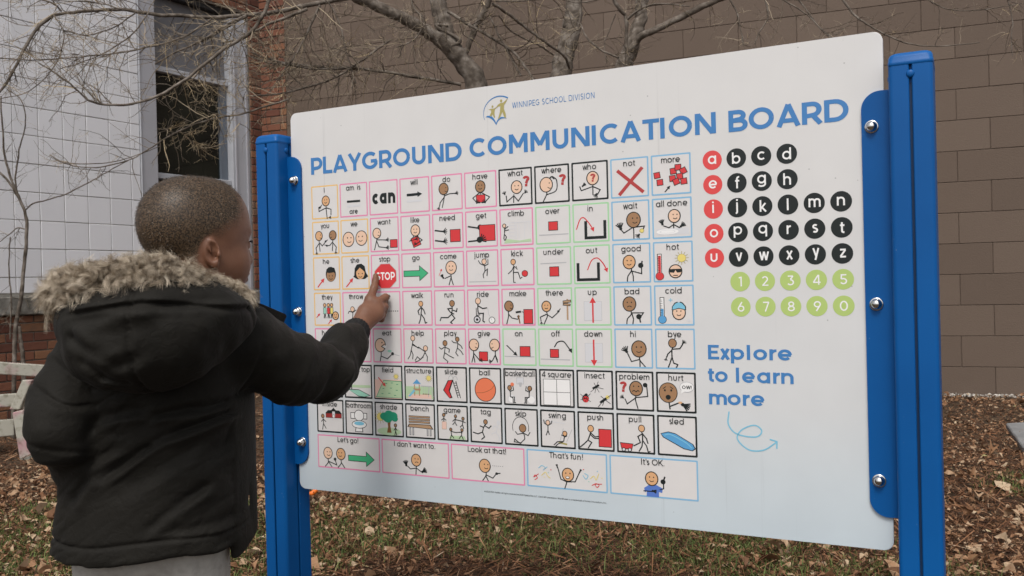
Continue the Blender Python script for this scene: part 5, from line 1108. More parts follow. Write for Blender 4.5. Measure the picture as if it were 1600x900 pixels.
# grass
x, y, g_ = pts_in_view(150000, 2.5, 6.4, 31, dens=grassy); n = len(x)
h_ = g_.uniform(0.012, 0.045, n)*(0.7+0.6*(g_.uniform(size=n) > 0.85)); a = g_.uniform(0, 6.28, n); ln_ = g_.uniform(0.2, 1.3, n)*h_; w_ = g_.uniform(0.0009, 0.0019, n)
t_ = np.stack([np.cos(a), np.sin(a)], 1); s_ = np.stack([-np.sin(a), np.cos(a)], 1); b0 = np.stack([x, y], 1); z = ground_h(x, y)
V = np.zeros((n, 5, 3)); 
for k, (f, hh, ww) in enumerate(((0, 0, -1), (0, 0, 1), (.35, .62, .8), (.35, .62, -.8), (1, 1, 0))):
    V[:, k, :2] = b0+t_*(f*ln_)[:, None]+s_*(ww*w_)[:, None]; V[:, k, 2] = z+hh*h_
q4 = np.array([[0, 1, 2, 3]])[None]+5*np.arange(n)[:, None, None]; q3 = np.array([[3, 2, 4]])[None]+5*np.arange(n)[:, None, None]
grass_m = ramp_mat("grass_blade", [(0.0, (0.04, 0.065, 0.016)), (0.45, (0.090, 0.135, 0.034)), (0.75, (0.17, 0.20, 0.065)), (1.0, (0.33, 0.28, 0.13))], attr='tone', scale=20, rough=0.6)
o = link("grass", np_mesh("grass", V.reshape(-1, 3), [q4.reshape(-1, 4), q3.reshape(-1, 3)], grass_m, attr={'tone': np.repeat(g_.beta(1.8, 2.2, n), 5)})); tag(o, "short patchy autumn grass among the leaves", "grass", kind='stuff')
# pale gravel along the foot of the brown wall
g_ = np.random.default_rng(41); acc = Acc()
ico = bmesh.new(); bmesh.ops.create_icosphere(ico, subdivisions=1, radius=1); IV = np.array([v.co[:] for v in ico.verts]); IF = np.array([[v.index for v in f.verts] for f in ico.faces]); ico.free()
for _ in range(600):
    s0 = g_.uniform(1.5, 8.0) if g_.uniform() < .2 else g_.uniform(5.4, 7.4); c = orgB+dBr*s0+nB*abs(g_.normal()*0.05+0.05); r_ = g_.uniform(0.005, 0.014)
    acc.add(IV*(r_*g_.uniform(.6, 1.2, 3))*(1+0.2*g_.normal(size=(len(IV), 1)))+[c[0], c[1], 0.01], IF, float(g_.uniform()))
o = link("gravel", acc.mesh("gravel", ramp_mat("gravel", [(0, (0.16, 0.14, 0.12)), (0.6, (0.36, 0.33, 0.29)), (1, (0.55, 0.52, 0.47))], attr='tone', scale=30))); tag(o, "pale gravel along the foot of the brown block wall", "gravel", kind='stuff')
# an orange scrap of peel on the ground
V, F = tube_np(catmull([at(480, 786, 4.02), at(488, 784, 4.0), at(496, 777, 4.02)]+np.array([0, 0, 0.0]), 6), np.array([.004]+[.011]*11+[.004]), 8)
V = V-[0, 0, V[:, 2].min()-0.012]
o = link("orange_peel", np_mesh("orange_peel", V, F, mat("orange_skin", (0.75, 0.16, 0.015), 0.45, noise=(60, 0.2), bump=(200, .3, .002)), smooth=True)); tag(o, "small curled piece of bright orange peel on the mulch by the left blue post", "peel")
# ================================================================ the child
# signed-distance modelling turned into one continuous mesh (surface nets)
def sph(P, c, r): return np.linalg.norm(P-np.asarray(c, np.float32), axis=1)-r
def ell(P, c, r, Rm=None):
    q = P-np.asarray(c, np.float32)
    if Rm is not None: q = q@Rm
    r = np.asarray(r, np.float32); k0 = np.linalg.norm(q/r, axis=1); k1 = np.linalg.norm(q/(r*r), axis=1)+1e-9
    return np.where(k0 < 1e-4, -r.min(), k0*(k0-1)/k1)
def cone(P, a, b, ra, rb):
    a = np.asarray(a, np.float32); b = np.asarray(b, np.float32); ab = b-a; t = np.clip((P-a)@ab/(ab@ab), 0, 1)
    return np.linalg.norm(P-a-t[:, None]*ab, axis=1)-(ra+(rb-ra)*t)
def chain(P, pts, rad, k=0.01):
    d = None
    for i in range(len(pts)-1):
        e = cone(P, pts[i], pts[i+1], rad[i], rad[i+1]); d = e if d is None else smin(d, e, k)
    return d
def smin(a, b, k):
    h = np.maximum(k-np.abs(a-b), 0)/k; return np.minimum(a, b)-h*h*k*0.25
def smax(a, b, k): return -smin(-a, -b, k)
def snets(sdf, lo, hi, h, pad=0.02):
    B = 8; lo = np.asarray(lo, float); nb = np.ceil((np.asarray(hi)-lo)/(B*h)).astype(int)+1
    g = np.stack(np.meshgrid(*[np.arange(n) for n in nb], indexing='ij'), -1).reshape(-1, 3)
    c = (lo+(g+0.5)*B*h).astype(np.float32); d = sdf(c)
    keep = np.abs(d) < B*h*0.87+pad
    dims = nb*B+1
    F = np.where(d.reshape(nb) > 0, 1.0, -1.0).astype(np.float32)
    F = F.repeat(B, 0).repeat(B, 1).repeat(B, 2); F = np.pad(F, ((0, 1),)*3, mode='edge')
    K = g[keep]; loc = np.stack(np.meshgrid(*[np.arange(B+1)]*3, indexing='ij'), -1).reshape(-1, 3)
    for s in range(0, len(K), 1500):
        idx = (K[s:s+1500, None]*B+loc[None]).reshape(-1, 3); F[idx[:, 0], idx[:, 1], idx[:, 2]] = sdf((lo+idx*h).astype(np.float32))
    l0 = np.stack(np.meshgrid(*[np.arange(B)]*3, indexing='ij'), -1).reshape(-1, 3)
    cor = np.array([(i, j, k) for i in (0, 1) for j in (0, 1) for k in (0, 1)])
    C = (K[:, None]*B+l0[None]).reshape(-1, 3)
    val = np.stack([F[C[:, 0]+o[0], C[:, 1]+o[1], C[:, 2]+o[2]] for o in cor], 1)
    s = val > 0; act = s.any(1) & ~s.all(1); C = C[act]; val = val[act]
    acc = np.zeros((len(C), 3)); cnt = np.zeros(len(C))
    for i in range(8):
        for ax, bit in ((0, 4), (1, 2), (2, 1)):
            if i & bit: continue
            j = i | bit; a, b = val[:, i], val[:, j]; m = (a > 0) != (b > 0); t = np.where(m, a/(a-b+1e-12), 0)
            q = np.tile(cor[i].astype(float), (len(C), 1)); q[:, ax] += t; acc += q*m[:, None]; cnt += m
    V = lo+(C+acc/cnt[:, None])*h
    D_ = dims.astype(np.int64); key = (C[:, 0]*D_[1]+C[:, 1])*D_[2]+C[:, 2]; order = np.argsort(key); ks = key[order]
    def find(Q):
        k = (Q[:, 0]*D_[1]+Q[:, 1])*D_[2]+Q[:, 2]; p = np.clip(np.searchsorted(ks, k), 0, len(ks)-1); ok = ks[p] == k; return order[p], ok
    quads = []
    v0 = val[:, 0] > 0
    for ax, far, (b, c_) in ((0, 4, (1, 2)), (1, 2, (2, 0)), (2, 1, (0, 1))):
        v1 = val[:, far] > 0; m = v0 != v1; Q = C[m]; eb = np.zeros(3, int); eb[b] = 1; ec = np.zeros(3, int); ec[c_] = 1
        i0 = np.nonzero(m)[0]; i1, o1 = find(Q-eb); i2, o2 = find(Q-eb-ec); i3, o3 = find(Q-ec); ok = o1 & o2 & o3
        q = np.stack([i0, i1, i2, i3], 1)[ok]; fl = v0[m][ok]; q[fl] = q[fl][:, ::-1]; quads.append(q)
    return V, np.concatenate(quads)
def normals(V, F):
    n = np.cross(V[F[:, 2]]-V[F[:, 0]], V[F[:, 3]]-V[F[:, 1]]); N = np.zeros_like(V)
    for k in range(4): np.add.at(N, F[:, k], n)
    return N/(np.linalg.norm(N, axis=1)[:, None]+1e-12)
def relax(V, F, it=2, lam=0.5):
    e = np.concatenate([F[:, [0, 1]], F[:, [1, 2]], F[:, [2, 3]], F[:, [3, 0]]]); n = len(V)
    deg = np.bincount(e[:, 0], minlength=n)+np.bincount(e[:, 1], minlength=n)
    for _ in range(it):
        S = np.stack([np.bincount(e[:, 0], V[e[:, 1], k], n)+np.bincount(e[:, 1], V[e[:, 0], k], n) for k in range(3)], 1)
        V = V+(S/deg[:, None]-V)*lam
    return V

# ---- key points (metres)
HEADC = np.array(at(310, 372, 1.60)); TH_ = R(40)                      # head centre, facing angle
fx = np.array([math.cos(TH_), math.sin(TH_), 0]); fl_ = np.array([-math.sin(TH_), math.cos(TH_), 0]); tilt = R(-3)
hxv = fx*math.cos(tilt)+np.array([0, 0, math.sin(tilt)]); hzv = -fx*math.sin(tilt)+np.array([0, 0, math.cos(tilt)])
HR = np.stack([hxv, fl_, hzv], 1).astype(np.float32)                   # columns: forward, left, up
def head_sdf(P):
    q = (P-HEADC.astype(np.float32))@HR/np.array([0.985, 1.03, 1.075], np.float32)
    # cranium, forehead, face, jaw
    d = ell(q, (-0.016, 0, 0.022), (0.092, 0.074, 0.080))
    d = smin(d, ell(q, (0.028, 0, 0.026), (0.060, 0.062, 0.066)), 0.03)
    d = smin(d, ell(q, (0.030, 0, -0.040), (0.052, 0.053, 0.066)), 0.035)
    d = smin(d, ell(q, (0.054, 0, -0.078), (0.026, 0.028, 0.022)), 0.03)
    for s in (-1, 1):
        d = smin(d, ell(q, (0.053, s*0.034, -0.044), (0.029, 0.024, 0.031)), 0.02)            # cheeks
        d = smin(d, ell(q, (-0.004, s*0.046, -0.050), (0.030, 0.016, 0.030)), 0.03)           # jaw corner
    d = smin(d, ell(q, (0.074, 0, 0.010), (0.014, 0.034, 0.012)), 0.02)                        # brow
    for s in (-1, 1): d = smax(d, -ell(q, (0.092, s*0.029, -0.008), (0.014, 0.017, 0.011)), 0.014)   # eye sockets
    for s in (-1, 1): d = smin(d, ell(q, (0.0735, s*0.029, -0.009), (0.0115, 0.0145, 0.0105)), 0.003)  # lids
    d = smin(d, cone(q, (0.080, 0, -0.002), (0.090, 0, -0.030), 0.007, 0.011), 0.016)          # nose
    d = smin(d, ell(q, (0.092, 0, -0.034), (0.011, 0.0115, 0.0095)), 0.008)
    for s in (-1, 1): d = smin(d, ell(q, (0.086, s*0.0125, -0.036), (0.009, 0.0075, 0.0070)), 0.007)
    for s in (-1, 1): d = smax(d, -ell(q, (0.092, s*0.0075, -0.0435), (0.0045, 0.0035, 0.0035)), 0.003)
    d = smin(d, ell(q, (0.086, 0, -0.0555), (0.0105, 0.020, 0.0060)), 0.006)                    # lips
    d = smin(d, ell(q, (0.084, 0, -0.0665), (0.0105, 0.017, 0.0065)), 0.006)
    d = smax(d, -ell(q, (0.098, 0, -0.0610), (0.006, 0.019, 0.0016)), 0.003)
    for s in (-1, 1):                                                                          # ears
        a = R(24)*s; ca, sa = math.cos(a), math.sin(a); e = (q-np.array([-0.004, s*0.0725, -0.0285], np.float32))/0.82
        lean = R(10); e = np.stack([e[:, 0]*math.cos(lean)+e[:, 2]*math.sin(lean), e[:, 1], -e[:, 0]*math.sin(lean)+e[:, 2]*math.cos(lean)], 1)
        u = e[:, 0]*ca+e[:, 1]*sa; v = -e[:, 0]*sa+e[:, 1]*ca; w_ = e[:, 2]
        E = np.stack([u, v, w_], 1)
        ear = ell(E, (0, 0, 0.002), (0.0175, 0.0075, 0.0275)); ear = smin(ear, ell(E, (0.003, -s*0.001, -0.022), (0.009, 0.0055, 0.010)), 0.006)
        ear = smax(ear, -ell(E, (0.003, s*0.0085, 0.003), (0.0130, 0.0120, 0.0210)), 0.003)
        ear = smin(ear, cone(E, (-0.004, s*0.0025, 0.015), (0.001, s*0.0030, -0.006), 0.0024, 0.0026), 0.004)      # inner fold
        ear = smax(ear, -ell(E, (0.005, s*0.003, -0.006), (0.0060, 0.0095, 0.0085)), 0.002)
        ear = smin(ear, ell(E, (0.0135, s*0.004, -0.004), (0.004, 0.004, 0.006)), 0.004)
        d = smin(d, ear*0.82, 0.004)
    return d
WR = at(561, 512, 1.985); 
tipP = at(587, 431, 2.079); 
MI, MM, MR_, MP = at(578, 468, 2.035), at(588, 474, 2.030), at(593, 483, 2.024), at(592, 493, 2.018)
def hand_sdf(P):
    f = np.float32
    d = cone(P, WR-(at(578, 468, 2.035)-WR)*0.9, WR, 0.0200, 0.0185)
    d = smin(d, cone(P, WR, (WR+MI)/2, 0.0185, 0.0175), 0.01)
    for m_, r_ in ((MI, .0115), (MM, .0120), (MR_, .0115), (MP, .0105)): d = smin(d, cone(P, WR+(m_-WR)*0.15, m_, 0.0135, r_), 0.014)
    # index: extended to the board
    I1, I2 = at(584.5, 450, 2.058), at(586.5, 440, 2.070)
    d = smin(d, chain(P, [MI, I1, I2, tipP], [.0108, .0088, .0078, .0068], .004), 0.007)
    # middle, ring, little: curled under
    d3 = chain(P, [MM, at(602.5, 464.5, 2.052), at(600, 474, 2.066), at(591, 478, 2.058)], [.0108, .0088, .0080, .0070], .003)
    d4 = chain(P, [MR_, at(601.5, 479, 2.046), at(599, 488, 2.060), at(590, 489, 2.052)], [.0105, .0086, .0078, .0070], .003)
    d5 = chain(P, [MP, at(598, 492, 2.036), at(596, 499, 2.048), at(588, 498, 2.044)], [.0095, .0078, .0070, .0064], .003)
    d = smin(d, d3, 0.005); d = smin(d, d4, 0.0035); d = smin(d, d5, 0.0035)
    # thumb: leaves the side of the palm near the wrist and lies along the left, half behind
    dt = chain(P, [WR+(MI-WR)*0.12+np.array([-.004, .010, 0]), at(567, 484, 2.036), at(575, 474, 2.056), at(584, 470, 2.066)], [.0135, .0110, .0090, .0075], .006)
    d = smin(d, dt, 0.008)
    return d
SHR, ELR = at(392, 540, 1.665), at(510, 582, 1.810)           # right shoulder, elbow
SHL, ELL = at(140, 565, 1.57), at(93, 672, 1.50)              # left shoulder, elbow
WRL = at(128, 735, 1.64)
TX, TY = -0.662, 1.610                                          # torso axis
NECKB = np.array([TX+0.012, TY, 0.905])
def body_sdf(P):
    d = np.full(len(P), 1.0, np.float32)
    m = P[:, 2] > 0.90
    if m.any():
        d[m] = head_sdf(P[m])
    neck = cone(P, NECKB+np.array([0, 0, -0.03]), HEADC+(-fx*0.022)+np.array([0, 0, -0.055]), 0.047, 0.045)
    d = smin(d, neck, 0.02)
    t = ell(P, (TX, TY, 0.80), (0.115, 0.075, 0.125)); t = smin(t, ell(P, (TX, TY, 0.62), (0.10, 0.075, 0.13)), 0.05); d = smin(d, t, 0.04)
    d = smin(d, chain(P, [SHR+np.array([-.03, 0, 0.0]), ELR+np.array([-.012, .0, .012]), WR], [.036, .026, .020], .01), 0.03)
    d = smin(d, chain(P, [SHL+np.array([.03, .02, .0]), ELL+np.array([.02, .02, 0]), WRL], [.040, .032, .022], .01), 0.03)
    d = smin(d, cone(P, WRL, WRL+np.array([.03, .05, -.01]), .024, .022), .01)
    for s in (-1, 1):
        hipx = TX+s*0.058; d = smin(d, chain(P, [(hipx, TY, 0.53), (hipx+s*.01, TY+.01, 0.30), (hipx+s*.012, TY, 0.07)], [.062, .044, .030], .02), 0.03)
        d = smin(d, cone(P, (hipx+s*.012, TY, 0.045), (hipx+s*.02, TY+.13, 0.032), .030, .024), .02)
    m = (P[:, 0] > -0.42) & (P[:, 1] > 1.9)
    if m.any(): d[m] = smin(d[m], hand_sdf(P[m]), 0.01)
    return d
V, F = snets(body_sdf, (-1.0, 1.40, -0.005), (-0.27, 2.11, 1.20), 0.0026)
V = relax(V, F, 1, 0.5)
q = (V-HEADC)@HR
# hair mask: scalp above a hairline that runs from forehead over the ear to the nape (the colour of short hair, not shading)
hl = np.where(q[:, 0] > -0.005, -0.004+np.clip(q[:, 0]+0.005, 0, .2)*0.72, -0.030-np.clip(-q[:, 0]-0.01, 0, 1)*0.55)
hl = hl+0.0025*vnoise(V, 160, 3)
mask = np.clip((q[:, 2]-hl)/0.030+0.5, 0, 1)*(q[:, 2] > -0.09)*np.clip((0.066-q[:, 0]+q[:, 2]*0.10)/0.030, 0, 1)
N_ = normals(V, F)
ed = np.sqrt(((q[:, 0]+0.005)/0.0175)**2+((q[:, 2]+0.030)/0.028)**2); mask = np.where(np.abs(q[:, 1]) > 0.055, mask*np.clip((ed-1.0)/0.25, 0, 1), mask)
skin = bpy.data.materials.new("skin"); nt_, b_ = nodes_of(skin); N = nt_.nodes; L = nt_.links
tc = N.new("ShaderNodeTexCoord"); at_ = N.new("ShaderNodeAttribute"); at_.attribute_name = 'tone'
n1 = N.new("ShaderNodeTexNoise"); n1.inputs['Scale'].default_value = 26; n1.inputs['Detail'].default_value = 6; L.new(tc.outputs['Object'], n1.inputs[0])
r1 = N.new("ShaderNodeValToRGB"); r1.color_ramp.elements[0].position = .3; r1.color_ramp.elements[0].color = (0.130, 0.056, 0.031, 1); r1.color_ramp.elements[1].position = .7; r1.color_ramp.elements[1].color = (0.180, 0.085, 0.050, 1); L.new(n1.outputs[0], r1.inputs[0])
n2 = N.new("ShaderNodeTexNoise"); n2.inputs['Scale'].default_value = 420; n2.inputs['Detail'].default_value = 2; L.new(tc.outputs['Object'], n2.inputs[0])
r2 = N.new("ShaderNodeValToRGB"); r2.color_ramp.elements[0].position = .42; r2.color_ramp.elements[0].color = (0.022, 0.015, 0.009, 1); r2.color_ramp.elements[1].position = .60; r2.color_ramp.elements[1].color = (0.110, 0.070, 0.040, 1); L.new(n2.outputs[0], r2.inputs[0])
mx = N.new("ShaderNodeMix"); mx.data_type = 'RGBA'; L.new(at_.outputs['Fac'], mx.inputs[0]); L.new(r1.outputs[0], mx.inputs[6]); L.new(r2.outputs[0], mx.inputs[7]); L.new(mx.outputs[2], b_.inputs['Base Color'])
bp_ = N.new("ShaderNodeBump"); bp_.inputs['Strength'].default_value = 0.35; bp_.inputs['Distance'].default_value = 0.0008; L.new(n2.outputs[0], bp_.inputs['Height']); L.new(bp_.outputs[0], b_.inputs['Normal'])
b_.inputs['Roughness'].default_value = 0.46; b_.inputs['Specular IOR Level'].default_value = 0.35
b_.inputs['Subsurface Weight'].default_value = 0.05; b_.inputs['Subsurface Radius'].default_value = (0.008, 0.003, 0.0015); b_.inputs['Subsurface Scale'].default_value = 1.0
person = link("person", np_mesh("person", V, F, skin, smooth=True, attr={'tone': mask}))
tag(person, "small child in a black fur-trimmed parka pointing at the stop card on the board", "person")
# short hair: thousands of fine hairs lying close to the scalp
g = np.random.default_rng(91); cand = np.nonzero(mask > 0.15)[0]; wgt = mask[cand]**1.6*np.clip(0.35+q[cand, 2]*9, 0.25, 1); pick = g.choice(cand, 26000, p=wgt/wgt.sum())
p0 = V[pick]+g.normal(size=(26000, 3))*0.0012; nn = N_[pick]; dirn = nn*0.55+(-HR[:, 2]*0.5-HR[:, 0]*0.25)+g.normal(size=(26000, 3))*0.30; dirn /= np.linalg.norm(dirn, axis=1)[:, None]
sd_ = np.cross(dirn, nn+g.normal(size=nn.shape)*.3); sd_ /= np.linalg.norm(sd_, axis=1)[:, None]; ln2 = g.uniform(0.0016, 0.0034, 26000)[:, None]
HV = np.stack([p0-sd_*0.00028-nn*.0006, p0+sd_*0.00028-nn*.0006, p0+dirn*ln2], 1).reshape(-1, 3)
hair_m = ramp_mat("short_hair", [(0.0, (0.010, 0.007, 0.005)), (0.5, (0.030, 0.021, 0.014)), (0.68, (0.12, 0.085, 0.055)), (1.0, (0.30, 0.23, 0.17))], attr='tone', rough=0.45, spec=0.5)
link("hair", np_mesh("hair", HV, np.arange(78000).reshape(-1, 3), hair_m, attr={'tone': np.repeat(g.beta(2, 2.4, 26000), 3)}), person)
# eyes and lashes
HSC = np.array([0.985, 1.03, 1.075])
for s in (-1, 1):
    c = HEADC+HR@(np.array([0.0745, s*0.029, -0.0095])*HSC)
    bm = bmesh.new(); bmesh.ops.create_uvsphere(bm, u_segments=20, v_segments=12, radius=0.0112)
    o = link("eyeball", bm_mesh("eyeball", bm, mat("eye_white", (0.55, 0.50, 0.46), 0.15, 0.5, noise=(30, .05)), smooth=True), person); o.location = c
    bm = bmesh.new(); bmesh.ops.create_uvsphere(bm, u_segments=16, v_segments=10, radius=0.0062)
    k = link("iris", bm_mesh("iris", bm, mat("dark_iris", (0.015, 0.008, 0.005), 0.08, 0.6), smooth=True), o); k.location = Vector(HR@np.array([0.0062, 0, 0]))
    bm = bmesh.new()
    A = [HEADC+HR@(np.array([0.0775+0.0100*math.cos(t*1.1), s*0.029+0.0150*t, -0.0045+0.0030*math.cos(t*1.5)])*HSC) for t in np.linspace(-1, 1, 9)]
    Vt, Ft = tube_np(A, 0.0015, 5); link("eyelashes", np_mesh("eyelashes", Vt, Ft, mat("lash", (0.01, 0.007, 0.006), 0.6), smooth=True), person)
    A = [HEADC+HR@(np.array([0.0825-0.010*t*t*0.8-(0.004*t if t > 0 else 0), s*(0.030+0.016*t), 0.0145+0.0035*(1-t*t)])*HSC) for t in np.linspace(-1, 1, 9)]
    Vt, Ft = tube_np(A, [.0008, .0018, .0022, .0022, .0022, .002, .0018, .0014, .0006], 5); link("eyebrow", np_mesh("eyebrow", Vt, Ft, mat("lash", (0.01, 0.007, 0.006), 0.6), smooth=True), person)

# ---- parka
def seg2(x, z, a, b):
    ax, az = a; bx, bz = b; t = np.clip(((x-ax)*(bx-ax)+(z-az)*(bz-az))/((bx-ax)**2+(bz-az)**2), 0, 1)
    dx, dz = x-(ax+t*(bx-ax)), z-(az+t*(bz-az)); sgn = np.sign((bx-ax)*(z-az)-(bz-az)*(x-ax)); return np.sqrt(dx*dx+dz*dz), t, sgn
YB = 1.48                                                     # depth used to place the folds seen on the back
def bpx(px, py, Y=YB): q_ = at(px, py, Y); return (q_[0], q_[2])
FOLDS = [  # from, to (picture points on the back), depth, width
 ((372, 640), (240, 690), .0100, .012), ((240, 690), (150, 752), .0085, .011), ((372, 632), (262, 652), .0070, .013), ((372, 650), (300, 735), .0060, .020),
 ((215, 640), (150, 655), .0060, .013), ((290, 640), (225, 655), .0050, .009), ((150, 650), (100, 700), .0050, .014), ((125, 745), (92, 800), .0050, .014),
 ((310, 765), (262, 800), .0055, .014), ((262, 800), (220, 835), .0035, .012), ((372, 660), (352, 790), .0050, .016), ((180, 700), (110, 735), .0045, .012),
 ((110, 560), (96, 640), .0070, .012), ((300, 700), (180, 775), .0040, .022), ((345, 830), (250, 838), .003, .014)]
FOLDS = [(bpx(*a), bpx(*b), A*1.05, w_*0.62) for a, b, A, w_ in FOLDS]
HEMZ = [at(85, 838, 1.47)[2], at(365, 820, 1.50)[2]]
def torso(P):
    x, y, z = P[:, 0]-TX, P[:, 1]-TY, P[:, 2]
    zz = np.array([0.46, 0.50, 0.56, 0.66, 0.76, 0.84, 0.89, 0.93, 0.965], np.float32)
    A = np.interp(z, zz, [0.163, 0.162, 0.158, 0.151, 0.150, 0.155, 0.145, 0.110, 0.05]); Bk = np.interp(z, zz, [0.125, 0.122, 0.116, 0.110, 0.108, 0.105, 0.098, 0.080, 0.04])
    cx = np.interp(z, zz, [0.0, 0.0, 0.002, 0.006, 0.006, 0.006, 0.010, 0.01, 0.01])
    u = np.abs(x-cx)/A; v = np.abs(y)/Bk; k = (u**2.5+v**2.5)**(1/2.5)+1e-6
    d = (k-1)*np.minimum(A, Bk)*0.92
    d = np.maximum(d, z-0.965); 
    zb = HEMZ[0]+(x+0.16)/0.32*(HEMZ[1]-HEMZ[0])-0.061+0.004*np.sin(x*24)                # hem line
    return smax(d, zb-z, 0.010), zb
def folds(P):
    x, z = P[:, 0], P[:, 2]; f = np.zeros(len(P), np.float32); back = P[:, 1] < TY+0.01
    for a, b, A, w_ in FOLDS:
        d, t, s = seg2(x, z, a, b); env = np.clip(np.minimum(t, 1-t)*4+0.25, 0, 1)
        f += env*A*(np.exp(-(d/w_)**2)-0.75*np.exp(-((d-w_*1.9)/(w_*1.1))**2)*(s > 0))
    return np.where(back, f, f*0.3)
def parka_sdf(P):
    d, zb = torso(P)
    # a doubled hem band with its stitched groove
    band = np.exp(-((P[:, 2]-(zb+0.034))/0.0032)**2); d = d+0.0042*band
    w1 = vnoise(P*[1, 1, 0.8], 34, 71, 2); w2 = vnoise(P*[1, 1, 1.6], 85, 72, 1)
    fu = (P[:, 0]*0.89+P[:, 2]*0.45); fv = (-P[:, 0]*0.45+P[:, 2]*0.89)             # slack drawn diagonally towards the raised arm
    Q = np.stack([fu*26, fv*120, P[:, 1]*30], 1); r1_ = 1-np.abs(vnoise(Q, 1.0, 73, 2)); amp_ = 0.5+0.5*vnoise(P, 16, 74)
    d = d+folds(P)-0.0020*w1-0.0006*w2+0.0075*np.clip(r1_-0.45, 0, 1)**1.5*np.clip(amp_, 0, 1)
    # right arm, raised to the board
    C0, C1 = SHR+np.array([-.012, 0, .0]), ELR
    arm = chain(P, [C0, at(455, 577, 1.735), C1, (C1+WR)/2+np.array([-.001, -.004, -.002]), WR-(MI-WR)*0.22], [.079, .060, .050, .044, .034], .03)
    ax = (C1-C0)/np.linalg.norm(C1-C0); s_ = (P-C0)@ax; 
    rid = np.sin(s_*115+3.0*vnoise(P, 14, 75)+1.0)*0.5+0.5
    arm = arm-0.0040*rid**3*np.clip((s_-0.02)/0.06, 0, 1)-0.0026*vnoise(P, 45, 76, 2)-0.0010*vnoise(P, 130, 77)+0.0035*np.exp(-((s_+0.012+.15*(P[:, 2]-C0[2]))/0.0035)**2)
    ax2 = (WR-C1)/np.linalg.norm(WR-C1); s2 = (P-C1)@ax2
    arm = arm-0.004*np.exp(-((s2+0.02)/0.020)**2)+0.004*np.exp(-((s2-0.018)/0.011)**2)
    arm = np.maximum(arm, (P-(WR-ax2*0.040))@ax2)                      # open end at the cuff
    d = smin(d, arm, 0.030)
    # left arm hanging, hand in the pocket
    la = chain(P, [SHL, (SHL+ELL)/2+np.array([-.010, 0, 0]), ELL, WRL], [.058, .051, .046, .041], .03)
    sl = P[:, 2]; zt = sl+0.25*(P[:, 0]-SHL[0]); la = la-0.005*(np.sin(zt*95+3.2*vnoise(P, 18, 78))*.5+.5)**3-0.0024*vnoise(P, 55, 79, 2)+(0.006*np.exp(-((zt-at(85, 618, 1.5)[2]-.010*vnoise(P, 30, 61))/0.0045)**2)+0.006*np.exp(-((zt-at(85, 695, 1.5)[2]-.014*vnoise(P, 26, 62))/0.005)**2)+0.004*np.exp(-((zt-at(85, 585, 1.5)[2]+.5*(P[:, 0]-SHL[0]))/0.005)**2))*np.clip(.6+.7*vnoise(P, 22, 63), 0, 1.2)
    d = smin(d, la, 0.016)
    # the open front edge of the coat, hanging forward of the side seam
    A3, B3 = at(364, 740, 1.60), at(396, 740, 1.735); ab = (B3-A3)[:2]; t = np.clip(((P[:, :2]-A3[:2])@ab)/(ab@ab), 0, 1)
    dxy = np.linalg.norm(P[:, :2]-A3[:2]-t[:, None]*ab-np.array([.010, -.006])*np.sin(t*3.14)[:, None], axis=1); ztop = at(400, 608, 1.735)[2]; zbot = at(398, 826, 1.735)[2]-0.016*(1-t)
    dz = np.maximum(P[:, 2]-ztop, zbot-P[:, 2]); fp = smax(dxy-0.0065+0.0016*vnoise(P*[1, 1, .5], 60, 64), dz, 0.006)
    d = smin(d, fp, 0.010)
    return d*0.9
def hood_sdf(P):
    """the lowered hood: a slack bag behind the neck, hollow on top"""
    c = np.array([-0.598, 1.475, 0.900], np.float32)
    d = ell(P, c, (0.136, 0.118, 0.088)); d = smin(d, ell(P, c+np.array([-.012, -.015, -.050], np.float32), (0.112, 0.088, 0.058)), 0.05)
    d = smin(d, ell(P, c+np.array([.088, .045, .004], np.float32), (0.070, 0.092, 0.046)), 0.05)
    d = smin(d, ell(P, c+np.array([-.080, .045, .015], np.float32), (0.065, 0.095, 0.060)), 0.05)
    x, z = P[:, 0], P[:, 2]
    sx = bpx(205, 520, 1.37)[0]; seam = np.exp(-((x-sx)/0.004)**2)*(P[:, 1] < 1.5); pk = np.sin(z*520+x*60)
    d = d+seam*(0.0035+0.0011*pk)-0.0018*np.exp(-((np.abs(x-sx)-0.010)/0.006)**2)*(P[:, 1] < 1.5)
    for a, b, A, w_ in (((100, 505), (190, 492), .0060, .008), ((100, 520), (150, 560), .006, .010), ((120, 560), (170, 590), .006, .008), ((180, 575), (230, 555), .005, .009), ((300, 470), (240, 500), .004, .014),
                        ((380, 470), (300, 560), .0045, .018), ((150, 520), (260, 510), .0035, .012), ((330, 470), (180, 480), .005, .007), ((92, 494), (228, 474), .0065, .0042), ((224, 474), (374, 488), .0065, .0042), ((205, 600), (150, 588), .005, .006)):
        dd, t, s = seg2(x, z, bpx(*a, 1.38), bpx(*b, 1.38)); env = np.clip(np.minimum(t, 1-t)*4+0.2, 0, 1); d = d+env*A*(np.exp(-(dd/w_)**2)-0.6*np.exp(-((dd-w_*1.9)/w_)**2)*(s > 0))*(P[:, 1] < 1.52)
    d = d-0.0022*vnoise(P*[1, 1, 1.8], 42, 81, 2)-0.0010*vnoise(P, 120, 82)
    # the hollow that the head and neck stand in
    top = ell(P, (-0.605, 1.545, 1.000), (0.118, 0.120, 0.085)); d = smax(d, -top, 0.010)
    d = np.maximum(d, P[:, 2]-0.975)
    return d*0.85
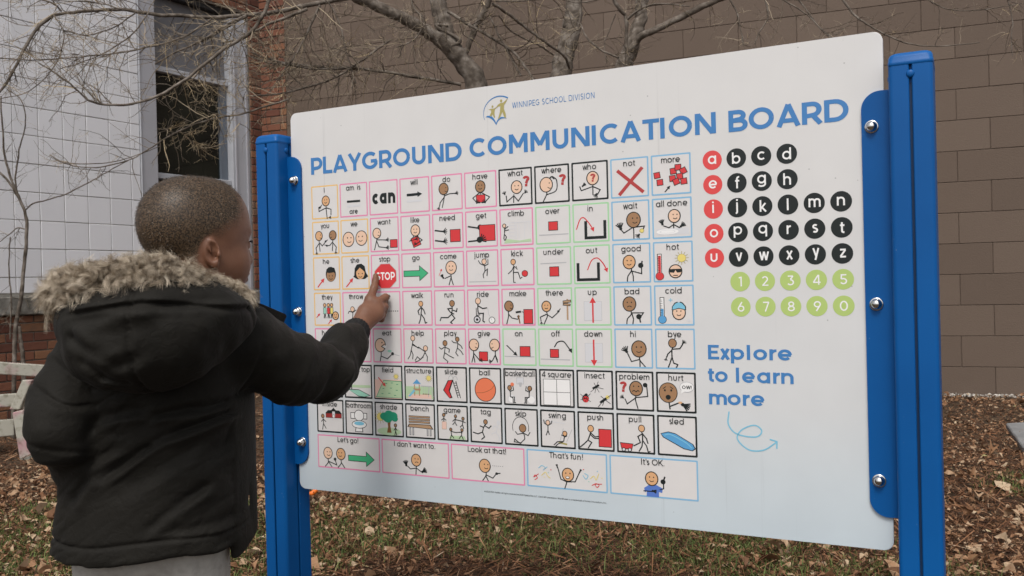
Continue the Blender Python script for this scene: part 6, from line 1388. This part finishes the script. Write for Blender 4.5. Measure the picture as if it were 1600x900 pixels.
def fabric(name, rgb, weave=True):
    m = bpy.data.materials.new(name); nt_, b_ = nodes_of(m); N = nt_.nodes; L = nt_.links; tc = N.new("ShaderNodeTexCoord")
    n1 = N.new("ShaderNodeTexNoise"); n1.inputs['Scale'].default_value = 16; n1.inputs['Detail'].default_value = 8; L.new(tc.outputs['Object'], n1.inputs[0])
    mr = N.new("ShaderNodeMapRange"); mr.inputs[1].default_value = .3; mr.inputs[2].default_value = .7; mr.inputs[3].default_value = .82; mr.inputs[4].default_value = 1.2; L.new(n1.outputs[0], mr.inputs[0])
    vs = N.new("ShaderNodeVectorMath"); vs.operation = 'SCALE'; vs.inputs[0].default_value = rgb; L.new(mr.outputs[0], vs.inputs['Scale']); L.new(vs.outputs[0], b_.inputs['Base Color'])
    b_.inputs['Roughness'].default_value = 0.68; b_.inputs['Specular IOR Level'].default_value = 0.10; b_.inputs['Sheen Weight'].default_value = 0.02; b_.inputs['Sheen Roughness'].default_value = 0.5
    wv = N.new("ShaderNodeTexNoise"); wv.inputs['Scale'].default_value = 900; wv.inputs['Detail'].default_value = 1; L.new(tc.outputs['Object'], wv.inputs[0])
    w2 = N.new("ShaderNodeTexNoise"); w2.inputs['Scale'].default_value = 60; w2.inputs['Detail'].default_value = 5; w2.inputs['Distortion'].default_value = 1.2; L.new(tc.outputs['Object'], w2.inputs[0])
    mp_ = N.new("ShaderNodeMapping"); mp_.inputs['Rotation'].default_value = (0, R(-27), 0); mp_.inputs['Scale'].default_value = (5, 9, 26); L.new(tc.outputs['Object'], mp_.inputs[0])
    rd = N.new("ShaderNodeTexNoise"); rd.noise_type = 'RIDGED_MULTIFRACTAL'; rd.inputs['Scale'].default_value = 0.62; rd.inputs['Detail'].default_value = 3; rd.inputs['Distortion'].default_value = 0.5; L.new(mp_.outputs[0], rd.inputs[0])
    b0_ = N.new("ShaderNodeBump"); b0_.inputs['Strength'].default_value = .6; b0_.inputs['Distance'].default_value = .006; L.new(rd.outputs[0], b0_.inputs['Height'])
    b1 = N.new("ShaderNodeBump"); L.new(b0_.outputs[0], b1.inputs['Normal']); b1.inputs['Strength'].default_value = .35; b1.inputs['Distance'].default_value = .0005; L.new(wv.outputs[0], b1.inputs['Height'])
    b2 = N.new("ShaderNodeBump"); b2.inputs['Strength'].default_value = .6; b2.inputs['Distance'].default_value = .0030; L.new(w2.outputs[0], b2.inputs['Height']); L.new(b1.outputs[0], b2.inputs['Normal']); L.new(b2.outputs[0], b_.inputs['Normal'])
    MATS[name] = m; return m
parka_m = fabric("black_nylon", (0.0125, 0.0114, 0.0094))
V, F = snets(parka_sdf, (-1.00, 1.36, 0.42), (-0.28, 2.08, 1.0), 0.0029, 0.03); V = relax(V, F, 1, 0.5)
parka = link("parka", np_mesh("parka", V, F, parka_m, smooth=True), person); parka['label'] = "black padded nylon parka"
V, F = snets(hood_sdf, (-0.86, 1.30, 0.76), (-0.40, 1.68, 1.0), 0.0030, 0.03); V = relax(V, F, 2, 0.5)
hood = link("hood", np_mesh("hood", V, F, parka_m, smooth=True), parka)
# standing collar flap at the right of the neck
fl = [at(372, 462, 1.70), at(408, 474, 1.74), at(446, 490, 1.77), at(438, 508, 1.76), at(425, 500, 1.74), at(395, 492, 1.72), at(370, 486, 1.70)]
bm = bmesh.new(); a = [bm.verts.new(v) for v in fl]; b = [bm.verts.new(v+np.array([.002, .010, -.004])) for v in fl]
bm.faces.new(a); bm.faces.new(b[::-1]); [bm.faces.new((a[(k+1) % 7], a[k], b[k], b[(k+1) % 7])) for k in range(7)]
bmesh.ops.recalc_face_normals(bm, faces=bm.faces[:]); link("collar_flap", bm_mesh("collar_flap", bm, parka_m, bevel=0.003, seg=2), parka)
# ribbed knit cuff
acc = Acc(); ax2 = (WR-ELR)/np.linalg.norm(WR-ELR); e1 = np.cross(ax2, [0, 0, 1.0]); e1 /= np.linalg.norm(e1); e2_ = np.cross(ax2, e1)
nr, ns_ = 72, 9; th = np.linspace(0, 2*np.pi, nr, endpoint=False); rows = []
for i in range(ns_):
    t = i/(ns_-1); r_ = (0.0315-0.004*t+0.0018*math.sin(t*3.14))*(1+0.035*np.cos(th*24)); c = WR-ax2*(0.046-0.040*t); rows.append(c+r_[:, None]*(np.cos(th)[:, None]*e1+np.sin(th)[:, None]*e2_))
rows.append(WR-ax2*0.010+0.021*(np.cos(th)[:, None]*e1+np.sin(th)[:, None]*e2_))
V = np.concatenate(rows); i = np.arange(len(rows)-1)[:, None]*nr; j = np.arange(nr)[None]; j2 = (j+1) % nr
F = np.stack([i+j, i+j2, i+nr+j2, i+nr+j], -1).reshape(-1, 4)
link("knit_cuff", np_mesh("knit_cuff", V, F, mat("black_knit", (0.014, 0.014, 0.014), 0.9, 0.2, noise=(90, .3), bump=(300, .6, .001)), smooth=True), parka)
# ---- fur trim: curled locks on a ring round the hood opening
RC = np.array([-0.606, 1.512, 0.962]); 
def ring(a):
    """a: 0 = right end beside the chin, -90 = nearest the viewer, -180 = left end"""
    c, s = np.cos(a), np.sin(a); x = RC[0]+0.126*c-0.010*(s < 0)*(-s)-0.012*np.clip(-c, 0, 1)**2; y = RC[1]+0.118*s+0.035*np.clip(c, 0, 1)**2+0.02
    z = RC[2]+0.015*np.exp(-((a+1.25)/0.5)**2)-0.026*np.clip(c, 0, 1)**2-0.010*np.clip(-c, 0, 1)**2+0.003*np.sin(a*5)
    return np.stack([x, y, z], -1)
g = np.random.default_rng(55); acc = Acc()
# soft under-fur so that no fabric shows between the locks
aa = np.linspace(R(-205), R(4), 60); Vt, Ft = tube_np(ring(aa)+0.0, 0.0185*(1+0.15*np.sin(aa*23))*np.interp(aa, [R(-205), R(-180), R(-12), R(4)], [.5, 1, .8, .4]), 10); acc.add(Vt, Ft, 0.3)
NS = 8
for _ in range(3000):
    a = g.uniform(R(-205), R(2)); c = ring(np.array([a]))[0]; t = (ring(np.array([a+.02]))[0]-ring(np.array([a-.02]))[0]); t /= np.linalg.norm(t)
    phi = g.uniform(0, 2*np.pi); out = np.array([c[0]-RC[0], c[1]-RC[1], 0]); out /= np.linalg.norm(out); out -= t*(out@t)
    up_ = np.array([0, 0, 1.0]); nrm = math.cos(phi)*out+math.sin(phi)*up_; base = c+nrm*0.015
    endf = np.interp(a, [R(-205), R(-185), R(-40), R(2)], [.7, 1.15, .9, .5]); Ln = g.uniform(0.020, 0.041)*endf
    d0 = nrm*0.8+t*g.normal()*0.9+np.array([0, 0, 0.10]); d0 /= np.linalg.norm(d0)
    e1 = np.cross(d0, t+g.normal(size=3)*.3); e1 /= np.linalg.norm(e1); e2_ = np.cross(d0, e1); cr_ad = g.uniform(0.004, 0.0095); om = g.uniform(4, 9)*g.choice([-1, 1]); ph = g.uniform(0, 6.28)
    tn = float(np.clip(0.12+g.beta(2.2, 1.8), 0, 1)); u = np.linspace(0, 1, NS); dr = g.uniform(0.2, 1.0)*0.014
    ctr = base+d0*(u*Ln)[:, None]+(e1*(np.cos(ph+om*u)-math.cos(ph))[:, None]+e2_*(np.sin(ph+om*u)-math.sin(ph))[:, None])*cr_ad*(0.3+u)[:, None]-np.array([0, 0, 1])*(dr*u**2)[:, None]
    K_ = 18; off = g.normal(size=(K_, 3))*0.0019; sp_ = g.normal(size=(K_, 3))*0.0026; wd = g.uniform(0.00022, 0.00045, K_)
    pathK = ctr[None]+off[:, None]*(1-0.5*u)[None, :, None]+sp_[:, None]*(u**2)[None, :, None]
    side = np.cross(np.gradient(ctr, axis=0), g.normal(size=3)); side /= np.linalg.norm(side, axis=1)[:, None]+1e-9
    wl = (wd[:, None]*(1-u*0.75)[None])[..., None]*side[None]
    V = np.stack([pathK-wl, pathK+wl], 2).reshape(-1, 3); i = (np.arange(K_)[:, None]*NS*2+np.arange(NS-1)[None]*2).reshape(-1)
    acc.add(V, np.stack([i, i+1, i+3, i+2], 1), np.clip(np.repeat(tn+g.normal(size=K_)*0.15, NS*2)+np.tile(np.repeat(u*0.25-0.1, 2), K_), 0, 1))
fur_m = ramp_mat("fur", [(0.0, (0.05, 0.036, 0.025)), (0.35, (0.19, 0.145, 0.100)), (0.65, (0.37, 0.30, 0.22)), (1.0, (0.58, 0.50, 0.39))], attr='tone', scale=30, rough=0.6, spec=0.3)
fur = link("fur_trim", acc.mesh("fur_trim", fur_m), parka); fur['kind'] = 'stuff'; fur['label'] = "curly grey-brown fur trim of the hood"
# ---- trousers and shoes
def pants_sdf(P):
    d = ell(P, (TX, TY+.005, 0.50), (0.120, 0.098, 0.085))
    for s in (-1, 1):
        hx = TX+s*0.060; d = smin(d, chain(P, [(hx, TY, 0.50), (hx+s*.012, TY+.008, 0.30), (hx+s*.014, TY-.002, 0.085)], [.076, .058, .046], .02), 0.015)
    return smax(d, 0.075-P[:, 2], .006)-0.003*vnoise(P*[1, 1, .6], 40, 88, 2)+0.003*np.exp(-((P[:, 0]-(TX+.105))/.003)**2)
V, F = snets(pants_sdf, (-0.80, 1.48, 0.06), (-0.46, 1.74, 0.60), 0.005, .02)
link("trousers", np_mesh("trousers", V, F, mat("grey_sweatpants", (0.34, 0.325, 0.30), 0.9, 0.2, noise=(60, .12), bump=(150, .5, .002)), smooth=True), person)
for s in (-1, 1):
    hx = TX+s*0.072
    def shoe(P): 
        d = smin(ell(P, (hx, TY-.01, .045), (.036, .048, .045)), ell(P, (hx+s*.006, TY+.080, .032), (.038, .075, .034)), .03)
        return smax(d, .004-P[:, 2], .004)
    V, F = snets(shoe, (hx-.07, TY-.09, -.01), (hx+.07, TY+.18, .11), .004, .01)
    link("shoe", np_mesh("shoe", V, F, mat("dark_shoe", (0.03, 0.03, 0.035), 0.6, noise=(40, .2)), smooth=True), person)
